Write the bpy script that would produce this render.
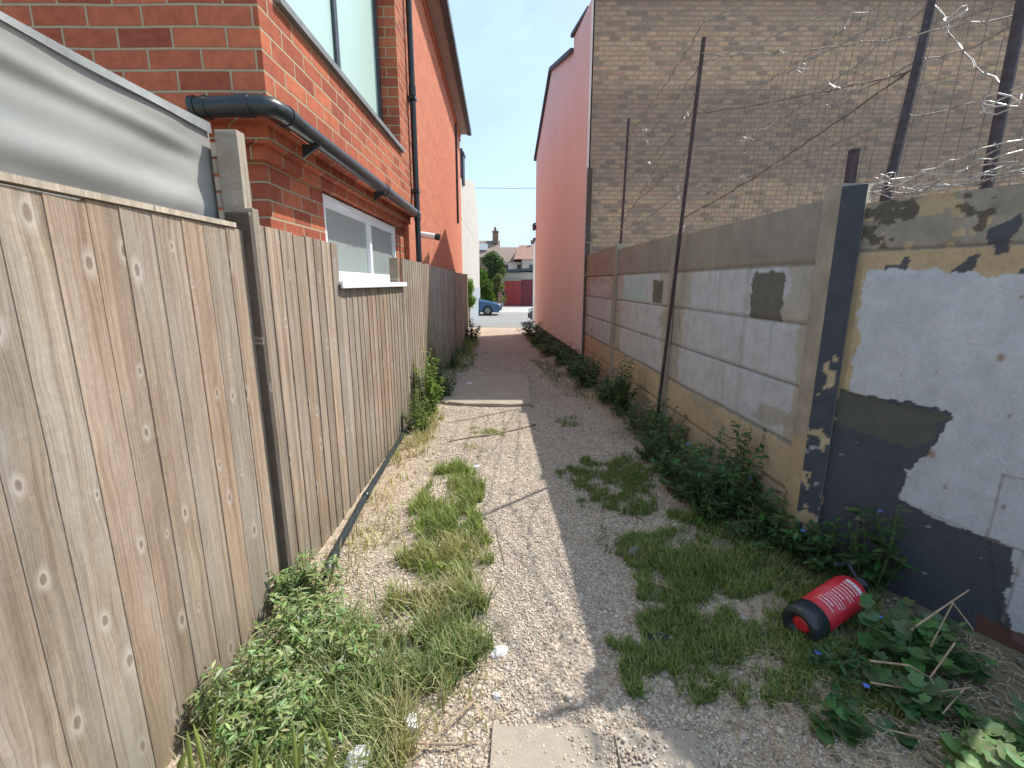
import bpy, math, random
import numpy as np
from mathutils import Vector, Matrix
random.seed(7); rng = np.random.default_rng(7)
R = math.radians
scene = bpy.context.scene
for o in list(bpy.data.objects): bpy.data.objects.remove(o)

# ------------------------------------------------------------------ camera
cd = bpy.data.cameras.new('camera'); cam = bpy.data.objects.new('camera', cd)
scene.collection.objects.link(cam); scene.camera = cam
cam.location = (0, 0, 1.55); cam.rotation_euler = (R(90 - 12.2), 0, 0)
cd.sensor_width = 36; cd.lens = 467 / 1024 * 36; cd.clip_start = 0.02; cd.clip_end = 3000
scene.render.resolution_x = 1024; scene.render.resolution_y = 768

# ------------------------------------------------------------------ light
SUN = Vector((0.62, 0.41, 1.0)).normalized()
w = bpy.data.worlds.new('World'); scene.world = w; w.use_nodes = True
nt = w.node_tree; nt.nodes.clear()
wo = nt.nodes.new('ShaderNodeOutputWorld'); bg = nt.nodes.new('ShaderNodeBackground')
sky = nt.nodes.new('ShaderNodeTexSky'); sky.sky_type = 'NISHITA'; sky.sun_disc = False
sky.sun_elevation = math.asin(SUN.z); sky.sun_rotation = math.atan2(SUN.x, SUN.y)
sky.air_density = 1.0; sky.dust_density = 2.0; sky.ozone_density = 1.5
tc = nt.nodes.new('ShaderNodeTexCoord'); mp = nt.nodes.new('ShaderNodeMapping')
mp.inputs['Scale'].default_value = (2.2, 1.1, 4.5); mp.inputs['Rotation'].default_value = (0.2, 0.35, 0.5)
nz = nt.nodes.new('ShaderNodeTexNoise'); nz.inputs['Scale'].default_value = 1.6
nz.inputs['Detail'].default_value = 9; nz.inputs['Roughness'].default_value = .58; nz.inputs['Distortion'].default_value = .6
cr = nt.nodes.new('ShaderNodeValToRGB')
cr.color_ramp.elements[0].position = .38; cr.color_ramp.elements[0].color = (.22, .22, .22, 1)
cr.color_ramp.elements[1].position = .72; cr.color_ramp.elements[1].color = (.9, .9, .9, 1)
mx = nt.nodes.new('ShaderNodeMixRGB'); mx.inputs['Color2'].default_value = (3.2, 4.6, 5.9, 1)
nt.links.new(tc.outputs['Generated'], mp.inputs['Vector']); nt.links.new(mp.outputs[0], nz.inputs['Vector'])
nt.links.new(nz.outputs['Fac'], cr.inputs[0]); nt.links.new(cr.outputs[0], mx.inputs['Fac'])
nt.links.new(sky.outputs[0], mx.inputs['Color1']); nt.links.new(mx.outputs[0], bg.inputs['Color'])
bg.inputs['Strength'].default_value = 0.148
nt.links.new(bg.outputs[0], wo.inputs[0])
sl = bpy.data.lights.new('sun', 'SUN'); sl.energy = 3.9; sl.angle = R(.55); sl.color = (1, .955, .88)
so = bpy.data.objects.new('sun', sl); scene.collection.objects.link(so)
so.rotation_euler = SUN.to_track_quat('Z', 'Y').to_euler(); so.location = (20, 14, 32)
vs = scene.view_settings; vs.view_transform = 'Standard'; vs.look = 'None'; vs.gamma = 1
vs.use_curve_mapping = False; vs.exposure = 0.66

# ------------------------------------------------------------------ helpers
def link(o): scene.collection.objects.link(o); return o

def thing(name, label, cat, loc=(0, 0, 0), group=None):
    o = link(bpy.data.objects.new(name, None)); o.location = loc; o.empty_display_size = .1
    o['label'] = label; o['category'] = cat
    if group: o['group'] = group
    return o

def tag(o, label=None, cat=None, group=None, kind=None):
    for k, v in (('label', label), ('category', cat), ('group', group), ('kind', kind)):
        if v: o[k] = v
    return o

def _finish(name, me, m, parent, smooth):
    if m is not None:
        for q in (m if isinstance(m, (list, tuple)) else [m]): me.materials.append(q)
    if smooth: me.polygons.foreach_set('use_smooth', [True] * len(me.polygons))
    o = link(bpy.data.objects.new(name, me))
    if parent is not None:
        o.parent = parent
        b = Vector((0, 0, 0)); p = parent
        while p is not None: b += Vector(p.location); p = p.parent
        o.location = -b          # meshes are written in world metres
    return o

class MB:
    def __init__(s): s.v = []; s.f = []; s.c = []; s.mi = []; s.col = None
    def add(s, vs_, fs_, col=None, mi=0):
        n = len(s.v); s.v += [tuple(v) for v in vs_]; s.f += [tuple(i + n for i in f) for f in fs_]
        s.c += [col or (1, 1, 1)] * len(vs_); s.mi += [mi] * len(fs_); return s
    def box(s, x0, x1, y0, y1, z0, z1, col=None, mi=0):
        v = [(x, y, z) for z in (z0, z1) for y in (y0, y1) for x in (x0, x1)]
        return s.add(v, [(0, 2, 3, 1), (4, 5, 7, 6), (0, 1, 5, 4), (2, 6, 7, 3), (0, 4, 6, 2), (1, 3, 7, 5)], col, mi)
    def hexa(s, b, t, col=None, mi=0):      # bottom ring and top ring of points (any n)
        n = len(b)
        fs = [tuple(range(n))[::-1], tuple(range(n, 2 * n))] + [(i, (i + 1) % n, n + (i + 1) % n, n + i) for i in range(n)]
        return s.add(list(b) + list(t), fs, col, mi)
    def obox(s, c, ax, ay, az, col=None, mi=0):   # centre and half axes
        c, ax, ay, az = map(Vector, (c, ax, ay, az))
        v = [c + ax * i + ay * j + az * k for k in (-1, 1) for j in (-1, 1) for i in (-1, 1)]
        return s.add(v, [(0, 2, 3, 1), (4, 5, 7, 6), (0, 1, 5, 4), (2, 6, 7, 3), (0, 4, 6, 2), (1, 3, 7, 5)], col, mi)
    def tube(s, pts, r, n=8, col=None, cap=True, mi=0):
        pts = [Vector(p) for p in pts]; rs = r if isinstance(r, (list, tuple)) else [r] * len(pts)
        rings = []; ref = None
        for i, p in enumerate(pts):
            d = (pts[min(i + 1, len(pts) - 1)] - pts[max(i - 1, 0)]).normalized()
            if ref is None: ref = d.orthogonal().normalized()
            ref = (ref - d * ref.dot(d)).normalized(); b = d.cross(ref)
            rings.append([p + (ref * math.cos(a) + b * math.sin(a)) * rs[i] for a in [2 * math.pi * k / n for k in range(n)]])
        v = [q for ring in rings for q in ring]; f = []
        for i in range(len(pts) - 1):
            for k in range(n):
                f.append((i * n + k, i * n + (k + 1) % n, (i + 1) * n + (k + 1) % n, (i + 1) * n + k))
        if cap: f.append(tuple(range(n))[::-1]); f.append(tuple((len(pts) - 1) * n + k for k in range(n)))
        return s.add(v, f, col, mi)
    def build(s, name, m, parent=None, smooth=False, bevel=0):
        me = bpy.data.meshes.new(name); me.from_pydata(s.v, [], s.f)
        a = me.color_attributes.new('Col', 'FLOAT_COLOR', 'POINT')
        a.data.foreach_set('color', np.array([(c[0], c[1], c[2], 1) for c in s.c], dtype=np.float32).ravel())
        o = _finish(name, me, m, parent, smooth)
        if isinstance(m, (list, tuple)): me.polygons.foreach_set('material_index', s.mi)
        if bevel:
            b = o.modifiers.new('bevel', 'BEVEL'); b.width = bevel; b.segments = 2; b.limit_method = 'ANGLE'
        return o

def npmesh(name, V, F, col, m, parent=None, smooth=False):
    """V (n,3), F (k, 3 or 4), col (n,3)"""
    me = bpy.data.meshes.new(name); V = np.asarray(V, np.float32); F = np.asarray(F, np.int32)
    k = F.shape[1]; me.vertices.add(len(V)); me.vertices.foreach_set('co', V.ravel())
    me.loops.add(F.size); me.loops.foreach_set('vertex_index', F.ravel())
    me.polygons.add(len(F)); me.polygons.foreach_set('loop_start', np.arange(0, F.size, k, dtype=np.int32))
    me.update(calc_edges=True); me.validate()
    if col is not None:
        a = me.color_attributes.new('Col', 'FLOAT_COLOR', 'POINT')
        a.data.foreach_set('color', np.concatenate([col, np.ones((len(V), 1))], 1).astype(np.float32).ravel())
    return _finish(name, me, m, parent, smooth)

def _h(ix, iy, s):
    n = (ix.astype(np.int64) * 374761393 + iy.astype(np.int64) * 668265263 + s * 974711) & 0x7fffffff
    n = ((n ^ (n >> 13)) * 1274126177) & 0x7fffffff
    return ((n ^ (n >> 16)) & 0xffff) / 65535.
def vn(x, y, s=0):
    x = np.asarray(x, float); y = np.asarray(y, float)
    ix = np.floor(x); iy = np.floor(y); fx = x - ix; fy = y - iy
    fx = fx * fx * (3 - 2 * fx); fy = fy * fy * (3 - 2 * fy)
    a = _h(ix, iy, s) * (1 - fx) + _h(ix + 1, iy, s) * fx; b = _h(ix, iy + 1, s) * (1 - fx) + _h(ix + 1, iy + 1, s) * fx
    return a * (1 - fy) + b * fy
def fbm(x, y, s=0, o=4):
    t = 0; a = .5; n = 0
    for i in range(o): t = t + a * vn(x, y, s + i * 17); n += a; a *= .5; x = x * 2.03; y = y * 2.03
    return t / n
def sst(a, b, x):
    t = np.clip((np.asarray(x, float) - a) / (b - a), 0, 1); return t * t * (3 - 2 * t)
def inpoly(x, y, poly):
    r = np.zeros(np.shape(x), bool); n = len(poly)
    for i in range(n):
        x0, y0 = poly[i]; x1, y1 = poly[(i + 1) % n]
        if y0 == y1: continue
        c = ((y0 > y) != (y1 > y)) & (x < (x1 - x0) * (y - y0) / (y1 - y0) + x0); r ^= c
    return r

def gz(x, y):       # height of the ground
    x = np.asarray(x, float); y = np.asarray(y, float)
    z = .12 * sst(.55, 1.3, x) * (1 - sst(10, 15, y)) - .45 * sst(15.5, 22, y)
    z = z + (fbm(x * 1.3, y * 1.3, 3) - .5) * .05 * (1 - sst(14, 18, y)) * sst(.2, .6, np.abs(x + .1)) + (fbm(x * 7, y * 7, 9, 3) - .5) * .014 * (1 - sst(14, 18, y))
    return z
def g1(x, y): return float(gz(np.array([x]), np.array([y]))[0])

# ------------------------------------------------------------------ materials
class NM:
    def __init__(s, name, rough=.8, spec=.3):
        s.m = bpy.data.materials.new(name); s.m.use_nodes = True; s.t = s.m.node_tree
        s.b = s.t.nodes['Principled BSDF']; s.b.inputs['Roughness'].default_value = rough
        s.b.inputs['Specular IOR Level'].default_value = spec
    def n(s, typ, **kw):
        q = s.t.nodes.new(typ)
        for k, v in kw.items():
            if k in q.inputs: q.inputs[k].default_value = v
            else: setattr(q, k, v)
        return q
    def l(s, a, b): s.t.links.new(a, b)
    def obj(s): return s.n('ShaderNodeTexCoord').outputs['Object']
    def attr(s): return s.n('ShaderNodeAttribute', attribute_name='Col').outputs['Color']
    def map(s, v, sc=(1, 1, 1), loc=(0, 0, 0), rot=(0, 0, 0)):
        q = s.n('ShaderNodeMapping'); q.inputs['Scale'].default_value = sc; q.inputs['Location'].default_value = loc
        q.inputs['Rotation'].default_value = rot; s.l(v, q.inputs['Vector']); return q.outputs[0]
    def noise(s, v, scale, detail=5, rough=.6, dist=0):
        q = s.n('ShaderNodeTexNoise', Scale=scale, Detail=detail, Roughness=rough, Distortion=dist); s.l(v, q.inputs['Vector']); return q.outputs['Fac']
    def ramp(s, f, els):
        q = s.n('ShaderNodeValToRGB'); e = q.color_ramp.elements
        while len(e) < len(els): e.new(.5)
        for i, (p, c) in enumerate(els):
            e[i].position = p; e[i].color = (*c, 1) if isinstance(c, tuple) else (c, c, c, 1)
        s.l(f, q.inputs[0]); return q.outputs[0]
    def mix(s, f, a, b, mode='MIX'):
        q = s.n('ShaderNodeMixRGB', blend_type=mode)
        for k, v in (('Fac', f), ('Color1', a), ('Color2', b)):
            if isinstance(v, (int, float)): q.inputs[k].default_value = v
            elif isinstance(v, tuple): q.inputs[k].default_value = (*v, 1)
            else: s.l(v, q.inputs[k])
        return q.outputs[0]
    def math(s, op, a, b=None):
        q = s.n('ShaderNodeMath', operation=op)
        for i, v in enumerate((a, b)):
            if v is None: continue
            if isinstance(v, (int, float)): q.inputs[i].default_value = v
            else: s.l(v, q.inputs[i])
        return q.outputs[0]
    def color(s, c):
        if isinstance(c, tuple): s.b.inputs['Base Color'].default_value = (*c, 1)
        else: s.l(c, s.b.inputs['Base Color'])
    def bump(s, h, dist=.01, strength=1, prev=None):
        q = s.n('ShaderNodeBump', Distance=dist, Strength=strength); s.l(h, q.inputs['Height'])
        if prev is not None: s.l(prev, q.inputs['Normal'])
        s.l(q.outputs[0], s.b.inputs['Normal']); return q.outputs[0]

def plain(name, c, rough=.6, spec=.4, metal=0, var=.12, vs_=8, bmp=.001):
    k = NM(name, rough, spec); o = k.obj(); f = k.noise(o, vs_, 5)
    k.color(k.mix(k.ramp(f, [(.3, 0.), (.7, 1.)]), tuple(q * (1 - var) for q in c), tuple(min(1, q * (1 + var)) for q in c)))
    k.b.inputs['Metallic'].default_value = metal
    if bmp: k.bump(k.noise(o, vs_ * 12, 3), bmp)
    return k.m

def brick(name, c1, c2, mortar, bw=.24, bh=.085, ms=.009, dirt=None, bumpd=.006, squash=None, var=.35, fine=60):
    k = NM(name, .88, .2); o = k.obj(); sp = k.n('ShaderNodeSeparateXYZ'); k.l(o, sp.inputs[0])
    cb = k.n('ShaderNodeCombineXYZ'); k.l(k.math('ADD', sp.outputs[0], sp.outputs[1]), cb.inputs[0]); k.l(sp.outputs[2], cb.inputs[1])
    # wobble so the courses are not ruler straight
    wv = k.n('ShaderNodeTexNoise', Scale=3.); k.l(o, wv.inputs['Vector'])
    wm = k.n('ShaderNodeVectorMath', operation='SCALE'); k.l(wv.outputs['Color'], wm.inputs[0]); wm.inputs['Scale'].default_value = .012
    wa = k.n('ShaderNodeVectorMath', operation='ADD'); k.l(cb.outputs[0], wa.inputs[0]); k.l(wm.outputs[0], wa.inputs[1])
    b = k.n('ShaderNodeTexBrick'); k.l(wa.outputs[0], b.inputs['Vector'])
    b.inputs['Scale'].default_value = 1; b.inputs['Brick Width'].default_value = bw; b.inputs['Row Height'].default_value = bh
    b.inputs['Mortar Size'].default_value = ms; b.inputs['Mortar Smooth'].default_value = .35; b.inputs['Bias'].default_value = -.1
    b.inputs['Color1'].default_value = (0, 0, 0, 1); b.inputs['Color2'].default_value = (1, 1, 1, 1); b.inputs['Mortar'].default_value = (.5, .5, .5, 1)
    rnd = b.outputs['Color']
    base = k.ramp(rnd, c1) if isinstance(c1, list) else k.mix(rnd, c1, c2)
    blot = k.noise(o, 14, 6, .7); fn = k.noise(o, fine, 4, .7)
    base = k.mix(k.ramp(blot, [(.35, 0.), (.7, 1.)]), base, k.mix(1., base, (1 - var, 1 - var, 1 - var), 'MULTIPLY'))
    base = k.mix(k.ramp(fn, [(.45, 0.), (.85, .16)]), base, tuple(min(1, q * 1.5) for q in (c2 or (.3, .3, .3))))
    mc = k.mix(k.noise(o, 20, 4), mortar, tuple(q * .7 for q in mortar))
    col = k.mix(b.outputs['Fac'], base, mc)
    if dirt: col = dirt(k, o, sp, col)
    k.color(col)
    h = k.math('SUBTRACT', k.math('MULTIPLY', fn, .35), b.outputs['Fac'])
    k.bump(h, bumpd); return k.m

# weathered fence timber; Col.r = per board random, Col.g = tone
def wood(name, dark, light, grey, sc=1.):
    k = NM(name, .85, .25); o = k.obj(); at = k.attr(); ch = k.n('ShaderNodeSeparateColor'); k.l(at, ch.inputs[0])
    off = k.n('ShaderNodeCombineXYZ'); k.l(k.math('MULTIPLY', ch.outputs[0], 37.), off.inputs[1]); k.l(k.math('MULTIPLY', ch.outputs[0], 11.), off.inputs[2])
    ad = k.n('ShaderNodeVectorMath', operation='ADD'); k.l(o, ad.inputs[0]); k.l(off.outputs[0], ad.inputs[1]); v = ad.outputs[0]
    # knots: the grain bends round them
    vo = k.n('ShaderNodeTexVoronoi', Scale=1., voronoi_dimensions='2D'); vo.inputs['Randomness'].default_value = 1.
    sv = k.n('ShaderNodeSeparateXYZ'); k.l(v, sv.inputs[0]); kv = k.n('ShaderNodeCombineXYZ'); k.l(k.math('MULTIPLY', sv.outputs[1], 7.5 * sc), kv.inputs[0]); k.l(k.math('MULTIPLY', sv.outputs[2], 4.0 * sc), kv.inputs[1]); k.l(kv.outputs[0], vo.inputs['Vector'])
    kd = vo.outputs['Distance']
    rare = k.math('LESS_THAN', kd, .30)
    bend = k.ramp(kd, [(0., 1.), (.45, 0.)])
    warp = k.noise(k.map(v, (1, 4, .35)), 1.3, 2, .5)
    gy = k.math('ADD', k.math('MULTIPLY', warp, .05), k.math('MULTIPLY', bend, .012))
    cv = k.n('ShaderNodeCombineXYZ'); k.l(gy, cv.inputs[1])
    a2 = k.n('ShaderNodeVectorMath', operation='ADD'); k.l(v, a2.inputs[0]); k.l(cv.outputs[0], a2.inputs[1])
    g1_ = k.noise(k.map(a2.outputs[0], (1, 34 * sc, .45)), 1, 5, .65); g2 = k.noise(k.map(a2.outputs[0], (1, 210 * sc, 3)), 1, 4, .65)
    tone = k.noise(k.map(v, (1, 7, .8)), 1.5, 5, .65); fine = k.noise(o, 45, 5, .75)
    col = k.mix(k.ramp(g1_, [(.36, 0.), (.64, 1.)]), dark, light)
    col = k.mix(k.ramp(tone, [(.40, 0.), (.62, .8)]), col, grey)
    col = k.mix(k.ramp(g2, [(.34, .5), (.52, 0.)]), col, tuple(q * .6 for q in dark))
    big = k.noise(k.map(o, (1, 2.2, 1.3)), 1.5, 5, .6)
    col = k.mix(k.ramp(big, [(.35, .55), (.6, 0.)]), col, k.mix(1., col, (.70, .64, .58), 'MULTIPLY'))
    col = k.mix(1., col, k.ramp(fine, [(.3, .86), (.7, 1.1)]), 'MULTIPLY')
    col = k.mix(1., col, k.ramp(ch.outputs[1], [(0., .72), (1., 1.25)]), 'MULTIPLY')
    warmc = k.mix(1., col, (1.14, .94, .78), 'MULTIPLY'); col = k.mix(k.math('MULTIPLY', ch.outputs[2], .6), col, warmc)
    vs3 = k.n('ShaderNodeSeparateColor'); k.l(vo.outputs['Color'], vs3.inputs[0]); some = k.math('GREATER_THAN', vs3.outputs[0], .45)
    kdn = k.math('ADD', kd, k.math('MULTIPLY', k.math('SUBTRACT', k.noise(o, 60, 3, .6), .5), .05))
    kdn = k.math('DIVIDE', kdn, k.math('ADD', k.math('MULTIPLY', vs3.outputs[1], .9), .45))
    halo = k.math('MULTIPLY', k.ramp(kdn, [(.05, 0.), (.08, .6), (.12, .3), (.19, 0.)]), some)
    col = k.mix(halo, col, (.50, .45, .40))
    core = k.math('MULTIPLY', k.ramp(kdn, [(.0, .7), (.05, .5), (.07, 0.)]), some)
    col = k.mix(core, col, (.17, .13, .105))
    sc_ = k.noise(k.map(v, (1, 1.2, 9), rot=(.35, 0, 0)), 9, 4, .8)
    col = k.mix(k.ramp(sc_, [(.62, 0.), (.72, .30)]), col, (.46, .42, .37))
    green = k.noise(k.map(o, (1, 3, 1.2)), 2.4, 4, .6); zz_ = k.n('ShaderNodeSeparateXYZ'); k.l(o, zz_.inputs[0])
    low = k.ramp(k.math('ADD', zz_.outputs[2], k.math('MULTIPLY', green, .5)), [(.28, .45), (.75, 0.)]); col = k.mix(low, col, (.16, .145, .10))
    k.color(col)
    h = k.math('ADD', k.math('MULTIPLY', g2, .5), k.math('MULTIPLY', g1_, .8))
    h = k.math('SUBTRACT', h, k.math('MULTIPLY', core, .6)); k.bump(h, .0022); return k.m

M = {}
M['wood'] = wood('weathered_timber', (.20, .155, .115), (.43, .355, .275), (.34, .305, .265))
M['wood_red'] = wood('silvered_timber', (.34, .29, .25), (.58, .51, .44), (.50, .46, .42))
M['wood_dark'] = wood('dark_timber', (.10, .075, .06), (.20, .16, .13), (.15, .13, .115))
M['wood_pale'] = wood('pale_timber', (.33, .28, .22), (.55, .48, .38), (.46, .42, .37))
M['red_brick'] = brick('red_brick', (.33, .085, .05), (.58, .175, .09), (.47, .37, .24), bw=.272, bh=.0965, ms=.008)
M['red_brick_far'] = brick('red_brick_smooth', (.52, .175, .10), (.60, .225, .13), (.58, .28, .19), bw=.272, bh=.0965, ms=.006, bumpd=.004, var=.18)
def soot(k, o, sp, col):
    n = k.noise(k.map(o, (.5, .5, 1.2)), 1.3, 6, .65)
    band = k.math('ABSOLUTE', k.math('SUBTRACT', sp.outputs[2], 3.9)); bandf = k.ramp(k.math('ADD', band, k.math('MULTIPLY', n, -1.2)), [(.0, .62), (.25, .0)])
    grey = k.mix(1., k.mix(.45, col, (.26, .235, .22)), (.70, .70, .72), 'MULTIPLY')
    col = k.mix(bandf, col, grey)
    top = k.ramp(k.math('ADD', sp.outputs[2], k.math('MULTIPLY', n, .9)), [(.0, 0.), (1., 1.)])
    t2 = k.math('MULTIPLY', k.math('SUBTRACT', k.math('ADD', sp.outputs[2], k.math('MULTIPLY', n, 1.1)), 5.7), .8)
    t2 = k.n('ShaderNodeClamp').outputs[0] if False else t2
    cl = k.n('ShaderNodeClamp'); k.l(t2, cl.inputs[0]); cl.inputs['Max'].default_value = .6
    return k.mix(cl.outputs[0], col, grey)
M['stock_brick'] = brick('yellow_stock_brick', [(.0, (.36, .26, .19)), (.18, (.52, .36, .245)), (.5, (.66, .46, .285)), (.72, (.58, .36, .255)), (1., (.72, .54, .35))], (.46, .33, .25), (.48, .40, .32), bw=.165, bh=.070, ms=.010, dirt=soot, bumpd=.010, var=.3)
M['brown_brick'] = brick('brown_brick', (.18, .10, .07), (.30, .18, .12), (.34, .3, .25))

k = NM('pink_render', .92, .15); o = k.obj(); f = k.noise(o, 1.4, 6, .6); st = k.noise(k.map(o, (3, 3, .35)), 2.2, 5, .6)
c = k.mix(k.ramp(f, [(.3, 0.), (.7, 1.)]), (.80, .67, .655), (.85, .73, .715)); c = k.mix(k.ramp(st, [(.45, 0.), (.75, .35)]), c, (.72, .59, .58))
k.color(c); k.bump(k.noise(o, 55, 5, .7), .004); M['pink'] = k.m

# concrete wall: paint regions come from the Col attribute (they are marks on the surface)
k = NM('painted_concrete', .9, .2); o = k.obj(); a = k.attr()
f1 = k.noise(o, 9, 7, .7); f2 = k.noise(o, 70, 5, .75)
c = k.mix(1., a, k.ramp(f1, [(.25, .80), (.75, 1.12)]), 'MULTIPLY'); c = k.mix(1., c, k.ramp(f2, [(.3, .90), (.7, 1.08)]), 'MULTIPLY')
pit = k.n('ShaderNodeTexVoronoi', Scale=38.); k.l(o, pit.inputs['Vector'])
c = k.mix(k.ramp(pit.outputs['Distance'], [(.06, .35), (.12, 0.)]), c, (.16, .14, .12))
k.color(c); k.bump(k.math('ADD', f2, k.math('MULTIPLY', f1, .8)), .006); M['concrete_paint'] = k.m

k = NM('raw_concrete', .93, .15); o = k.obj(); f1 = k.noise(o, 6, 7, .7); f2 = k.noise(o, 90, 5, .8)
c = k.mix(k.ramp(f1, [(.3, 0.), (.7, 1.)]), (.27, .245, .205), (.42, .38, .32)); c = k.mix(k.ramp(f2, [(.35, .5), (.6, 0.)]), c, (.2, .18, .15))
k.color(c); k.bump(f2, .005); M['concrete'] = k.m
k = NM('slab_concrete', .93, .15); o = k.obj(); f1 = k.noise(o, 5, 7, .7); f2 = k.noise(o, 120, 5, .8)
c = k.mix(k.ramp(f1, [(.3, 0.), (.7, 1.)]), (.33, .285, .23), (.44, .38, .31)); c = k.mix(k.ramp(f2, [(.35, .5), (.6, 0.)]), c, (.26, .23, .19))
k.color(c); k.bump(f2, .003); M['slab'] = k.m

# ground: fine gravel and dry soil
k = NM('gravel_soil', .95, .15); o = k.obj(); a = k.attr()
v1 = k.n('ShaderNodeTexVoronoi', Scale=62.); k.l(o, v1.inputs['Vector']); v2 = k.n('ShaderNodeTexVoronoi', Scale=120.); k.l(o, v2.inputs['Vector'])
big = k.noise(o, 1.2, 6, .65); mid = k.noise(o, 9, 6, .7)
sep = k.n('ShaderNodeSeparateColor'); k.l(v1.outputs['Color'], sep.inputs[0])
stone = k.ramp(sep.outputs[0], [(.0, (.20, .16, .13)), (.3, (.42, .35, .28)), (.6, (.56, .49, .40)), (.85, (.47, .36, .28)), (1., (.74, .69, .61))])
stone = k.mix(k.ramp(v1.outputs['Distance'], [(.45, 0.), (.75, .75)]), stone, (.24, .20, .16))
soil = k.mix(mid, (.36, .28, .20), (.50, .41, .31))
sa = k.n('ShaderNodeSeparateColor'); k.l(a, sa.inputs[0])
c = k.mix(k.math('MULTIPLY', sa.outputs[0], k.ramp(big, [(.3, .6), (.6, 1.)])), soil, stone)
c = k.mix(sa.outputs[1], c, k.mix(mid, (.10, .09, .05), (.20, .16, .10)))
c = k.mix(sa.outputs[2], c, k.mix(mid, (.40, .385, .36), (.47, .455, .43)))
k.color(c)
hb = k.math('MULTIPLY', k.math('SUBTRACT', 1., v1.outputs['Distance']), sa.outputs[0]); b1 = k.bump(hb, .008); k.bump(k.math('ADD', v2.outputs['Distance'], mid), .004, 1, b1); M['ground'] = k.m

k = NM('asphalt', .9, .2); o = k.obj(); f = k.noise(o, 30, 6, .8); g_ = k.noise(o, .5, 5, .6)
c = k.mix(k.ramp(f, [(.3, 0.), (.7, 1.)]), (.18, .178, .176), (.28, .275, .27)); c = k.mix(k.ramp(g_, [(.4, 0.), (.6, .4)]), c, (.32, .31, .29)); k.color(c); k.bump(f, .004); M['asphalt'] = k.m

def vcol(name, rough=.8, spec=.2, trans=0, var=.25, sc=20, bmp=0):
    k = NM(name, rough, spec); o = k.obj(); a = k.attr(); f = k.noise(o, sc, 4)
    k.color(k.mix(1., a, k.ramp(f, [(.3, 1 - var), (.7, 1 + var)]), 'MULTIPLY'))
    if bmp: k.bump(f, bmp)
    if trans:
        t = k.n('ShaderNodeBsdfTranslucent'); m_ = k.n('ShaderNodeMixShader'); m_.inputs[0].default_value = trans
        tcol = k.mix(1., a, (1.08, 1.12, .55), 'MULTIPLY'); k.l(tcol, t.inputs['Color'])
        out = [q for q in k.t.nodes if q.type == 'OUTPUT_MATERIAL'][0]
        k.l(k.b.outputs[0], m_.inputs[1]); k.l(t.outputs[0], m_.inputs[2]); k.l(m_.outputs[0], out.inputs[0])
    return k.m
M['pebble'] = vcol('pebble_stone', .85, .25, 0, .2, 120)
M['leaf'] = vcol('leaf', .55, .35, .35, .2, 30)
M['grass'] = vcol('grass_blade', .6, .3, .3, .15, 6)
M['stem'] = vcol('plant_stem', .7, .2, 0, .2, 20)
M['petal'] = plain('blue_petal', (.12, .20, .62), .6, .2, 0, .2)
M['white_paint'] = plain('white_plastic', (.80, .81, .82), .35, .5, 0, .03, 5, 0)
M['black_plastic'] = plain('black_plastic', (.022, .032, .036), .28, .5, 0, .2, 10, .0006)
M['grey_lead'] = plain('grey_sill', (.20, .21, .22), .6, .4, 0, .15, 10)
M['dark_frame'] = plain('dark_window_frame', (.05, .06, .075), .4, .5)
M['rust'] = plain('rusty_steel', (.075, .055, .06), .65, .4, .4, .35, 30)
M['galv'] = plain('galvanised_wire', (.30, .27, .24), .6, .4, .35, .3, 40, 0)
M['galv_bright'] = plain('bright_razor_wire', (.50, .47, .43), .45, .5, .6, .15, 40, 0)
M['wire_brown'] = plain('brown_wire', (.15, .105, .08), .6, .4, .3, .3, 40, 0)
M['soffit'] = plain('grey_fascia', (.36, .33, .31), .7, .3)
M['slate'] = plain('dark_slate', (.075, .085, .105), .7, .3, 0, .3, 6)
M['cream'] = plain('cream_render', (.47, .44, .39), .9, .2, 0, .1, 2, .002)
M['grey_render'] = plain('blue_grey_render', (.33, .36, .39), .9, .2, 0, .1, 2, .002)
M['white_render'] = plain('white_render', (.84, .84, .83), .9, .2, 0, .06, 2, .002)
M['roof_tile'] = plain('brown_roof_tile', (.27, .20, .165), .85, .2, 0, .25, 5, .01)
M['roof_red'] = plain('reddish_roof_tile', (.33, .20, .155), .85, .2, 0, .25, 5, .01)
M['red_door'] = plain('red_painted_door', (.36, .055, .05), .6, .3, 0, .15, 3)
M['red_door_dark'] = plain('dark_red_door', (.20, .045, .055), .6, .3, 0, .15, 3)
M['dark_glass'] = plain('dark_glass', (.05, .06, .07), .08, .6, 0, .1, 2, 0)
k = NM('frosted_glass', .32, .5); o = k.obj(); f = k.noise(k.map(o, (1, 1, .5)), .9, 3)
k.color(k.mix(f, (.42, .60, .55), (.52, .68, .62))); k.bump(k.noise(o, 160, 2), .0004); M['frost'] = k.m
k = NM('obscure_glass', .30, .5); o = k.obj(); f = k.noise(k.map(o, (1, 1, .5)), 1.6, 3)
k.color(k.mix(f, (.22, .27, .26), (.33, .38, .36))); k.bump(k.noise(o, 220, 2), .0005); M['obscure'] = k.m
k = NM('woven_sheeting', .95, .04); o = k.obj()
wv = k.n('ShaderNodeTexWave', Scale=95., Distortion=1.5); wv.bands_direction = 'DIAGONAL'; k.l(k.map(o, (1, .35, 1.)), wv.inputs['Vector'])
f = k.noise(k.map(o, (1, 1.0, 3.2), rot=(.35, 0, 0)), 1.8, 4, .6)
c = k.mix(k.ramp(f, [(.35, 0.), (.65, 1.)]), (.37, .36, .335), (.47, .46, .43)); c = k.mix(k.math('MULTIPLY', wv.outputs['Fac'], .10), c, (.42, .42, .40))
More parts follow.
